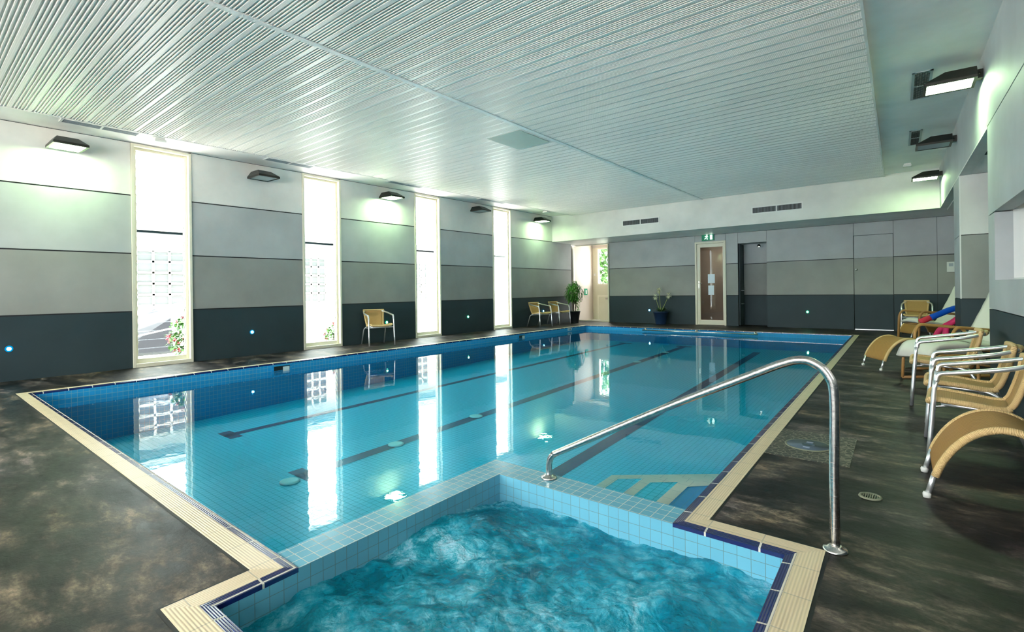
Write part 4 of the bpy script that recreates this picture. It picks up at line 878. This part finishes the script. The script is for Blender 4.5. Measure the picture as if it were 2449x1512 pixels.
for y0, y1 in ((4.3, 6.3), (8.6, 10.0), (13.2, 14.8)):
    mb = MB(); mb.box((-17.0, y0, .95), (-16.97, y1, 2.5), M['outglass']); w_ = tl(mb).build('window', t)
    mb = MB()
    for k in range(6): yy = y0 + (y1 - y0) * k / 5; mb.box((-16.97, yy - .03, .95), (-16.93, yy + .03, 2.5), M['render'])
    for k in range(6): z = .95 + 1.55 * k / 5; mb.box((-16.97, y0, z - .03), (-16.93, y1, z + .03), M['render'])
    tl(mb).build('window_bars', w_)
t = thing('garden_furniture', 'dark covered garden furniture outside the nearest tall window', 'garden furniture', (-13.2, 3.4, -.03))
mb = MB(); mb.hexa([(-.9, -.7, 0), (.5, -.7, 0), (.5, .5, 0), (-.9, .5, 0), (-.7, -.3, .62), (.3, -.3, .50), (.3, .5, .78), (-.7, .5, .95)], M['outdark']); mb.build('cover', t, .03)
mb = MB(); mb.tube([(.5, -.75, .3), (.55, .45, .55)], .015, M['white'], 8); mb.tube([(-.6, .3, .9), (-.2, .9, 1.1)], .015, M['ventgrey'], 8); mb.build('poles', t)
def bush(loc, sx, sy, sz, n, nf, lab, seed, name='flowering_bush', z0=0., cat='bush', ls=.10):
    t = thing(name, lab, cat, loc); r_ = random.Random(seed); mb = MB()
    for k in range(n):
        a = r_.uniform(0, 6.283); ph = math.acos(r_.uniform(-1, 1)); r = r_.uniform(.3, 1) ** .5
        leaf(mb, (sx * r * math.sin(ph) * math.cos(a), sy * r * math.sin(ph) * math.sin(a), z0 + sz + sz * r * math.cos(ph)), (r_.uniform(-1, 1), r_.uniform(-1, 1), r_.uniform(-.6, .8)), ls * r_.uniform(.7, 1.3), ls * .6, M['outleaf'], .2, 2)
    mb.build('foliage', t); mb = MB()
    mb.tube([(0, 0, 0), (0, 0, z0 + sz)], .03 + sz * .02, M['stem'], 8); mb.build('stem', t)
    if nf:
        mb = MB()
        for k in range(nf):
            a = r_.uniform(0, 6.283); ph = math.acos(r_.uniform(-.6, 1)); c_ = Vector((sx * math.sin(ph) * math.cos(a), sy * math.sin(ph) * math.sin(a), z0 + sz + sz * math.cos(ph)))
            for q in range(10): leaf(mb, c_, (r_.uniform(-1, 1), r_.uniform(-1, 1), r_.uniform(-1, 1)), .06, .05, M['pinkfl'], 0, 2)
        mb.build('blossoms', t)
bush((-11.6, 3.75, -.03), .28, .30, .42, 520, 26, 'geranium bush with pink flowers outside the nearest tall window', 1)
bush((-11.7, 3.95, .9), .12, .16, .30, 60, 8, 'tall flowering stems rising above the geranium bush', 8, ls=.12)
bush((-11.5, 7.0, -.03), .22, .25, .25, 260, 14, 'low flowering bush outside the second tall window', 2)
bush((-13.0, 17.0, -.03), .8, 1.0, 1.3, 900, 0, 'green shrub outside the fourth tall window', 3, 'garden_shrub', cat='shrub', ls=.2)
bush((-12.6, 25.0, -1.3), 2.6, 1.8, 2.4, 3600, 0, 'large green tree outside the lobby window', 4, 'garden_tree', 1.2, 'tree', .3)
# ------------------------------------------------------------------ light
w = bpy.data.worlds.new('World'); sc.world = w; w.use_nodes = True; nt = w.node_tree; bg = nt.nodes['Background']
SKY = 5.0
t_ = nt.nodes.new('ShaderNodeTexCoord'); sp = nt.nodes.new('ShaderNodeSeparateXYZ'); nt.links.new(t_.outputs['Generated'], sp.inputs[0])
r_ = ramp(nt, sp.outputs[2], [(0.0, (.85, .90, .95)), (.5, (1.0, .99, .97)), (1.0, (.80, .90, 1.0))]); nt.links.new(r_, bg.inputs[0]); bg.inputs[1].default_value = SKY
sl = bpy.data.lights.new('sun', 'SUN'); sl.energy = 15; sl.angle = .01; sl.color = (1, .96, .90); so = bpy.data.objects.new('sun', sl); COL.objects.link(so)
so.rotation_euler = Vector((.0, -.05, -1)).to_track_quat('-Z', 'Y').to_euler()
def portal(name, loc, rot, sx, sy):
    l = bpy.data.lights.new(name, 'AREA'); l.shape = 'RECTANGLE'; l.size = sx; l.size_y = sy; l.cycles.is_portal = True
    o = bpy.data.objects.new(name, l); COL.objects.link(o); o.location = loc; o.rotation_euler = rot
for i, (a, b) in enumerate(WIN): portal('window_portal', S(XL - .22, (a + b) / 2, 1.93), (0, -math.pi / 2, 0), 3.8, b - a)
portal('window_portal', S(-4.7, YN - .25, 2.1), (math.pi / 2, 0, math.pi), 10.6, 2.4)
portal('window_portal', S(-9.7, Yb + .2, 2.26), (-math.pi / 2, 0, 0), 1.2, 1.7)
# ------------------------------------------------------------------ camera
F_, CX, HY = 1220.0, 1224.5, 699.0; yaw = math.radians(39.4); roll = .0127
fwd = Vector((-math.sin(yaw), math.cos(yaw), 0)); R0 = Vector((math.cos(yaw), math.sin(yaw), 0)); U0 = Vector((0, 0, 1))
Rv = R0 * math.cos(roll) - U0 * math.sin(roll); Uv = R0 * math.sin(roll) + U0 * math.cos(roll)
cam = bpy.data.cameras.new('camera'); co = bpy.data.objects.new('camera', cam); COL.objects.link(co)
mw = Matrix((( Rv.x, Uv.x, -fwd.x, 0), (Rv.y, Uv.y, -fwd.y, 0), (Rv.z, Uv.z, -fwd.z, 1.2), (0, 0, 0, 1)))
co.matrix_world = mw
cam.sensor_fit = 'HORIZONTAL'; cam.sensor_width = 36; cam.lens = 36 * F_ / 2449; cam.shift_x = 0; cam.shift_y = -(756 - HY) / 2449
cam.clip_start = .02; cam.clip_end = 300
sc.camera = co
sc.view_settings.view_transform = 'Standard'; sc.view_settings.look = 'None'; sc.view_settings.gamma = 1; sc.view_settings.exposure = 1.85
sc.view_settings.use_curve_mapping = False
cy = sc.cycles; cy.use_denoising = True; cy.max_bounces = 10; cy.diffuse_bounces = 5; cy.glossy_bounces = 5; cy.transparent_max_bounces = 24; cy.transmission_bounces = 4
cy.caustics_reflective = False; cy.caustics_refractive = False; cy.sample_clamp_indirect = 6; cy.sample_clamp_direct = 0
try: cy.denoiser = 'OPENIMAGEDENOISE'
except Exception: pass
